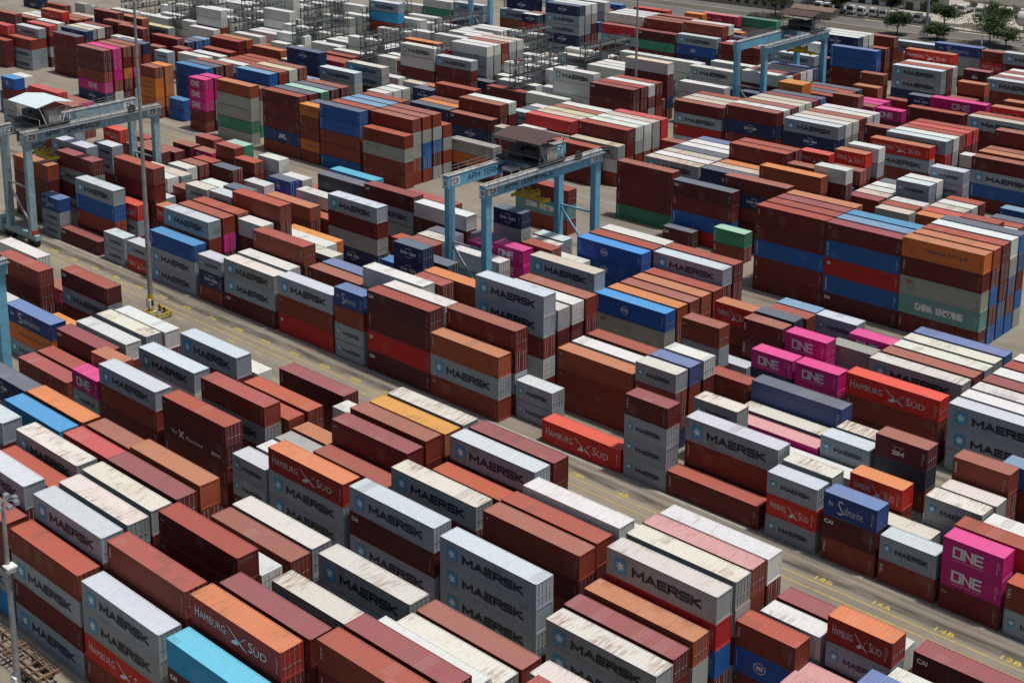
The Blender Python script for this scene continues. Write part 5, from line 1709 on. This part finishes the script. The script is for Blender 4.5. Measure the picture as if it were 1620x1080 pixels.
# ---------------------------------------------------------------- refrigerated container racks
def rack(x, y0, y1, levels, label):
    levels = 4 if x < -199 else 2
    root = empty('reefer_rack', (x, y0, 0)); tag(root, label, 'rack', 'steel plug-in racks between white containers')
    D = y1-y0; m = MB()
    n = int(D/2.9)
    for i in range(n+1):
        for dx in (-.85, .85): m.box(dx-.075, i*D/n-.075, 0, dx+.075, i*D/n+.075, levels*2.75+1.1)
    m.build('posts', RACK, root)
    for l in range(1, levels+1):
        m = MB(); z = l*2.75; m.box(-.95, -.3, z-.22, .95, D+.3, z-.05); m.build('deck', RACK, root)
        m = MB()
        for dx in (-.9, .9):
            for dz in (.55, 1.1): m.beam((dx, 0, z+dz), (dx, D, z+dz), .10)
            for i in range(n): m.beam((dx, (i+.5)*D/n, z), (dx, (i+.5)*D/n, z+1.1), .08)
        for i in range(0, n, 2): m.box(-.25, (i+.3)*D/n, z, .2, (i+.3)*D/n+.5, z+1.2)
        m.build('railing', RACK, root)
    m = MB()
    for l in range(levels):
        z = l*2.75; a = (D*.15, D*.42) if l % 2 == 0 else (D*.42, D*.15)
        for dx in (-.5, .1): m.beam((dx, a[0], z), (dx, a[1], z+2.75), .09)
        for k in range(9): m.beam((-.5, a[0]+(a[1]-a[0])*k/9, z+2.75*k/9), (.1, a[0]+(a[1]-a[0])*k/9, z+2.75*k/9), .14, .04)
    m.build('stair', RACK, root)
    return root
RX = [-225, -251, -278, -306, -334, -363, -391]; ORD = ['rightmost', 'second from right', 'third from right', 'fourth from right', 'fifth from right', 'sixth from right', 'leftmost']
for i, x in enumerate(RX): rack(x, 258, 277.5, 3, 'grey steel walkway rack between white containers, nearer rank, ' + ORD[i])
for i, x in enumerate([-198]+RX): rack(x, 285, 303.5, 3, 'grey steel walkway rack between white containers, farther rank, ' + (['right end']+ORD)[i])

# ---------------------------------------------------------------- light masts
def mast(x, y, h, r, label, lamps=True, base=False):
    root = empty('light_mast', (x, y, 0)); tag(root, label, 'light mast')
    m = MB(); m.tube((0,0,0), (0,0,h), r, r*.45, n=14); m.build('mast', GREYST, root, smooth=False)
    m = MB(); m.box(-r-.35, -r-.35, 0, r+.35, r+.35, .35); m.build('footing', CURB, root)
    m = MB(); m.box(-r-.12, -r-.12, 1.0, r+.12, -r+.1, 2.4); m.build('control_box', SIGNW, root)
    if lamps:
        m = MB()
        for k in range(8):
            a = math.pi*k/4; m.beam((0,0,h), (1.2*math.cos(a), 1.2*math.sin(a), h), .08)
            m.box(1.2*math.cos(a)-.28, 1.2*math.sin(a)-.22, h-.35, 1.2*math.cos(a)+.28, 1.2*math.sin(a)+.22, h)
        m.build('lamp_head', GREYST, root)
    if base:
        m = MB()
        for z0, z1, k in ((0.35,1.3,0), (1.3,2.2,1), (2.2,3.1,0)): m.tube((0,0,z0), (0,0,z1), r+.03, n=14, m=k)
        m.build('painted_bands', [YEL, DARK], root)
    return root
mast(-178.6, 119.8, 49.5, .42, 'tall grey light mast rising from the road left of centre, yellow banded foot', base=True)
mast(-197.6, 270.2, 34, .40, 'tall grey light mast standing behind maroon stacks near the top centre')
mast(-192, 405.2, 40, .42, 'grey light mast beside the boundary road at the top right')
mast(-108.4, 55.9, 20, .36, 'grey light mast at the lower left corner in front of the lorry trailer', base=False)
mast(-175.5, 405.8, 14, .09, 'thin grey pole by the road at the far right', lamps=False)
mast(-290.5, 329.2, 30, .35, 'grey mast beside the blue crane legs at the top edge')
# lamp on the lower left mast
m = MB(); m.box(-.1, -.5, 13.6, .9, .5, 13.75); m.box(.3, -.35, 13.2, .8, .35, 13.6); lm = m.build('flood_lamp', WHITEP, [o for o in bpy.data.objects if o.name.startswith('light_mast')][3])
# yellow crash barrier at the mast foot
root = empty('crash_barrier', (-178.6, 119.8, 0)); tag(root, 'yellow steel crash barrier with black rollers round the foot of the road mast', 'barrier')
for j, (sx, sy) in enumerate(((1.6,-1.3),(3.4,-1.3),(3.4,1.3),(1.6,1.3),(0,-1.6),(0,1.6))):
    m = MB(); m.tube((sx,sy,0),(sx,sy,1.0),.16,n=10); m.build('post', YEL if j % 2 == 0 else BLACKP, root)
m = MB()
for z in (.45, .85): m.beam((-.4,-1.5,z),(3.6,-1.4,z),.18); m.beam((3.5,-1.4,z),(3.5,1.4,z),.18); m.beam((3.6,1.4,z),(-.4,1.6,z),.18)
m.build('rail', YEL, root)

# ---------------------------------------------------------------- lorry trailer, lower left
def wheel(par, x, y, z, r=.5, wd=.3):
    m = MB(); m.tube((x, y-wd/2, z), (x, y+wd/2, z), r, n=20); wo = m.build('wheel', BLACKP, par)
    m = MB(); m.tube((x, y-wd/2-.01, z), (x, y+wd/2+.01, z), r*.5, n=14); m.build('rim', GREYST, wo)
root = empty('skeletal_trailer', (-119.8, 58.6, 0)); tag(root, 'empty rusty skeletal trailer with open ladder frame at the lower left corner', 'trailer')
m = MB()
for y in (-.55, .55): m.box(0, y-.08, 1.1, 12.2, y+.08, 1.42)
for i in range(10): m.box(.2+i*1.3, -1.15, 1.18, .38+i*1.3, 1.15, 1.36)
for y in (-1.15, 1.10): m.box(.2, y, 1.2, 12.1, y+.06, 1.38)
for x in (0, 6.0, 11.9): m.box(x, -1.22, 1.1, x+.3, 1.22, 1.45)
m.build('frame', RUSTY, root)
for x in (8.2, 9.5, 10.8):
    for y in (-.95, .95): wheel(root, x, y, .5)
for y in (-.7, .7): m = MB(); m.box(2.4, y-.08, .1, 2.6, y+.08, 1.1); m.build('landing_leg', DARK, root)
root = empty('yard_tractor', (-124.6, 58.6, 0)); tag(root, 'dark terminal tractor with white roof hitched to the rusty trailer', 'tractor')
m = MB(); m.box(0, -1.0, .6, 5.4, 1.0, 1.0); m.build('chassis', DARK, root)
m = MB(); m.box(.3, -1.2, 1.0, 2.3, 1.2, 3.0); m.build('cab', DARK, root)
m = MB(); m.box(.25, -1.25, 3.0, 2.4, 1.25, 3.15); m.build('roof', CANOPY, root)
m = MB(); m.box(2.3, -1.1, 1.6, 2.33, 1.1, 2.8); m.box(.4, -1.23, 1.7, 2.1, -1.2, 2.8); m.build('window', GLASS, root)
m = MB(); m.box(2.5, -.9, 1.0, 3.2, .9, 2.6); m.tube((2.8, .6, 2.6), (2.8, .6, 3.4), .08); m.build('engine_guard', GREYST, root)
for x in (1.0, 4.3):
    for y in (-.95, .95): wheel(root, x, y, .5)

# ---------------------------------------------------------------- boundary: fence, trees, lorries, tanks, buildings
def fence(x0, x1, y, label):
    root = empty('wire_fence', (x0, y, 0)); tag(root, label, 'fence'); L = x1-x0
    m = MB(); x = 0
    while x <= L: m.box(x-.06, -.06, 0, x+.06, .06, 2.3); x += 3
    m.build('posts', GREYST, root)
    m = MB()
    for z in (.3, .8, 1.3, 1.8, 2.25): m.box(0, -.015, z, L, .015, z+.03)
    x = 0
    while x <= L: m.box(x, -.01, .1, x+.02, .01, 2.25); x += .5
    m.build('mesh_panel', GREYST, root)
    m = MB(); m.box(0, -.15, 0, L, .15, .45); m.build('base_wall', CONCW, root)
fence(-262, -150, 425.5, 'low wire fence on concrete base between road and lorry park')
def tree(x, y, h, w_, seed, label, mat, flat=.32):
    q = random.Random(seed); root = empty('tree', (x, y, 0)); tag(root, label, 'tree', 'roadside trees')
    m = MB(); th = h*.38; m.tube((0,0,0), (.1,0,th), .22, .15, n=8); tips = []
    for k in range(7):
        a = 2*math.pi*k/7+q.uniform(-.3,.3); rr = w_*q.uniform(.25,.42); t = (rr*math.cos(a), rr*math.sin(a), h*q.uniform(.55,.92))
        m.tube((.1,0,th*q.uniform(.75,1)), t, .09, .03, n=5); tips.append(t)
    m.build('trunk', BARK, root)
    m = MB(); cl = [(t[0]*q.uniform(.3,1.15), t[1]*q.uniform(.3,1.15), t[2]+q.uniform(-.5,.5)) for t in tips for _ in range(5)]
    for (cx, cy, cz) in cl:
        rx = w_*q.uniform(.13,.22)
        for _ in range(95):
            a = q.uniform(0, 2*math.pi); rr = rx*math.sqrt(q.random()); px, py, pz = cx+rr*math.cos(a), cy+rr*math.sin(a), cz+q.gauss(0, rx*flat)
            s = q.uniform(.16,.38); d = Vector((q.gauss(0,1), q.gauss(0,1), q.gauss(0,.5))).normalized(); e = d.cross(Vector((q.gauss(0,.4), q.gauss(0,.4), 1))).normalized()
            P = Vector((px,py,pz)); m.face((P-d*s, P+e*s*.7, P+d*s, P-e*s*.7))
    m.build('crown', mat, root)
tr = [(-196,425,8,10,'parasol tree',LEAF,'alone on the pale yard right of the mast'), (-202,407,7,9,'low spreading tree',LEAF,'just left of the road mast at top right'), (-176,412,8.5,14,'wide dark tree',LEAF,'near the far right edge by the fence'),
      (-170,409,6,9,'grey-green bushy tree',LEAF2,'in front of the wide tree at right edge'), (-205,432,12,11,'tall loose tree',LEAF2,'behind parked lorries left of the road mast'), (-246,411,11,15,'large dark round tree',LEAF,'above the green container at top'),
      (-190,408,4.5,9,'low bushy tree',LEAF,'between the mast and white tank yard'), (-183,433,8,12,'flat spreading dark tree',LEAF,'over the dark soil patch right'), (-232,428,7,9,'small tree',LEAF,'left end of the parked lorry row'),
      (-218,434,9,11,'medium dark tree',LEAF,'behind the middle of the lorry row'), (-262,432,9,12,'pale green tree',LEAF2,'behind the yellow wall at the top'), (-248,445,10,14,'broad green tree',LEAF,'behind the lorry sheds near the top edge')]
for i, (x, y, h, w_, nm, mt, wh) in enumerate(tr): tree(x, y, h, w_, 40+i, nm+' '+wh, mt)

def lorry():
    root = empty('parked_lorry', (0,0,0))
    m = MB(); m.box(0, -.45, .7, 6.4, .45, 1.0); m.build('chassis', DARK, root)
    m = MB(); m.box(.0, -1.2, .8, 1.9, 1.2, 2.5); m.box(.15, -1.15, 2.5, 1.85, 1.15, 3.1); m.build('cab', WHITEP, root)
    m = MB(); m.box(-.02, -1.05, 1.7, 0, 1.05, 2.6); m.box(.3, -1.22, 1.7, 1.3, -1.2, 2.5); m.build('window', GLASS, root)
    m = MB(); m.box(2.1, -1.2, 1.0, 9.0, 1.2, 1.2); m.box(2.1,-1.2,1.2,2.2,1.2,2.2); m.build('flatbed', GREYST, root)
    for x in (1.0, 5.6, 7.0):
        for y in (-.95, .95): wheel(root, x, y, .5)
    return root
L0 = lorry()
posn = [('leftmost',-241),('second from left',-237.5),('third from left',-233.5),('fourth from left',-229.5),('fifth from left',-225.5),('fifth from right',-221.5),('fourth from right',-217.8),('third from right',-214.2),('second from right',-210.4),('rightmost',-206.6)]
for i, (nm, x) in enumerate(posn):
    o = L0 if i == 0 else copy_tree(L0)
    o.location = (x, 428.3+rnd.uniform(-.6,.6), .014); o.rotation_euler = (0, 0, R(90+rnd.uniform(-3,3)))
    tag(o, 'white parked lorry in the row beyond the road, ' + nm, 'lorry', 'white lorries parked beyond the road')
for i, (x, y, wh) in enumerate(((-197.5, 452, 'white lorry cab alone in front of the white gas tank'), (-166, 415, 'white lorry at the right edge beside the boundary road'), (-203.5, 452.5, 'small pale lorry parked left of the white lorry cab by the tank'))):
    o = copy_tree(L0); o.location = (x, y, .018); o.rotation_euler = (0, 0, R(90)); tag(o, wh, 'lorry')
def tank(x0, y, L, r, txt, label):
    root = empty('gas_tank', (x0, y, 0)); tag(root, label, 'tank')
    m = MB(); zc = r+1.6; prof = [(-r*.55,.0),(-r*.5,.35),(-r*.3,.72),(0,.96),(.6,1),(L-.6,1),(L,.96),(L+r*.3,.72),(L+r*.5,.35),(L+r*.55,.0)]
    for (a, ra), (b, rb) in zip(prof, prof[1:]): m.tube((a,0,zc), (b,0,zc), max(.01,ra*r), max(.01,rb*r), n=32, caps=False)
    m.build('shell', TANK, root, smooth=True)
    m = MB()
    for a in (L*.15, L*.5, L*.85): m.box(a-.4, -r*.8, 0, a+.4, r*.8, zc-r*.55)
    m.build('saddle', CURB, root)
    m = MB(); m.box(0, -.6, zc+r+.02, L, .6, zc+r+.1); m.beam((0,-.6,zc+r+1),(L,-.6,zc+r+1),.06); m.beam((0,.6,zc+r+1),(L,.6,zc+r+1),.06); m.build('walkway', GREYST, root)
    if txt:
        V, Fc = stroke(txt, L*.36, L*.60, 0, 2.2, .2); m = MB()
        m.add([(v[0], -r*1.004*math.cos((v[2]-.2)/r), zc+r*1.004*math.sin((v[2]-.2)/r)) for v in V], Fc); m.build('lettering', INK, root)
tank(-209.5, 468.5, 20.5, 2.7, 'LPG', 'long white cylindrical gas tank lettered LPG at the top right corner')
tank(-178, 437, 16, 2.4, '', 'white cylindrical tank cut off by the right edge below the lettered one')
# buildings / walls along the top edge
root = empty('boundary_wall', (-330, 421.5, 0)); tag(root, 'long mustard concrete wall with dark openings along the top edge', 'wall')
m = MB(); m.box(0, 0, 0, 84, .5, 3.4); m.build('wall', CONCW, root)
m = MB()
for i in range(24): m.box(1.2+i*3.4, -.01, .9, 2.9+i*3.4, 0, 2.1)
m.build('opening', DARK, root)
m = MB(); m.box(-.1, -.1, 3.4, 84.1, .6, 3.55); m.build('coping', CURB, root)
def shed(x, y, wx, wy, h, mr, mw_, label):
    root = empty('shed', (x, y, 0)); tag(root, label, 'shed')
    m = MB(); m.box(0, 0, 0, wx, wy, h); m.build('wall', mw_, root)
    m = MB(); z = h+.9
    m.face(((-.5,-.5,h+.01),(wx+.5,-.5,h+.01),(wx+.5,wy/2,z),(-.5,wy/2,z))); m.face(((-.5,wy/2,z),(wx+.5,wy/2,z),(wx+.5,wy+.5,h+.01),(-.5,wy+.5,h+.01)))
    m.face(((-.5,-.5,h+.01),(-.5,wy/2,z),(-.5,wy+.5,h+.01))); m.face(((wx+.5,-.5,h+.01),(wx+.5,wy+.5,h+.01),(wx+.5,wy/2,z))); m.build('roof', mr, root)
    m = MB(); 
    for i in range(max(1, int(wx/5))): m.box(1+i*5, -.02, .1, 3.6+i*5, 0, 2.6)
    m.build('door', DARK, root)
shed(-243, 416.2, 14, 5, 2.6, ROOFM, CONCW, 'low brown roofed shed between the large tree and the crane top')
shed(-300, 440, 40, 14, 5, CRTOP, WHITEP, 'long pale warehouse behind the mustard wall at the top edge')
shed(-250, 452, 26, 12, 4.5, ROOFM, WHITEP, 'white walled shed behind the lorry park at top')
GREENT = plain('green_tarp', (.03,.25,.12), .6)
shed(-222, 450, 12, 8, 4, GREENT, CRTOP, 'green roofed shed behind parked lorries at the top')
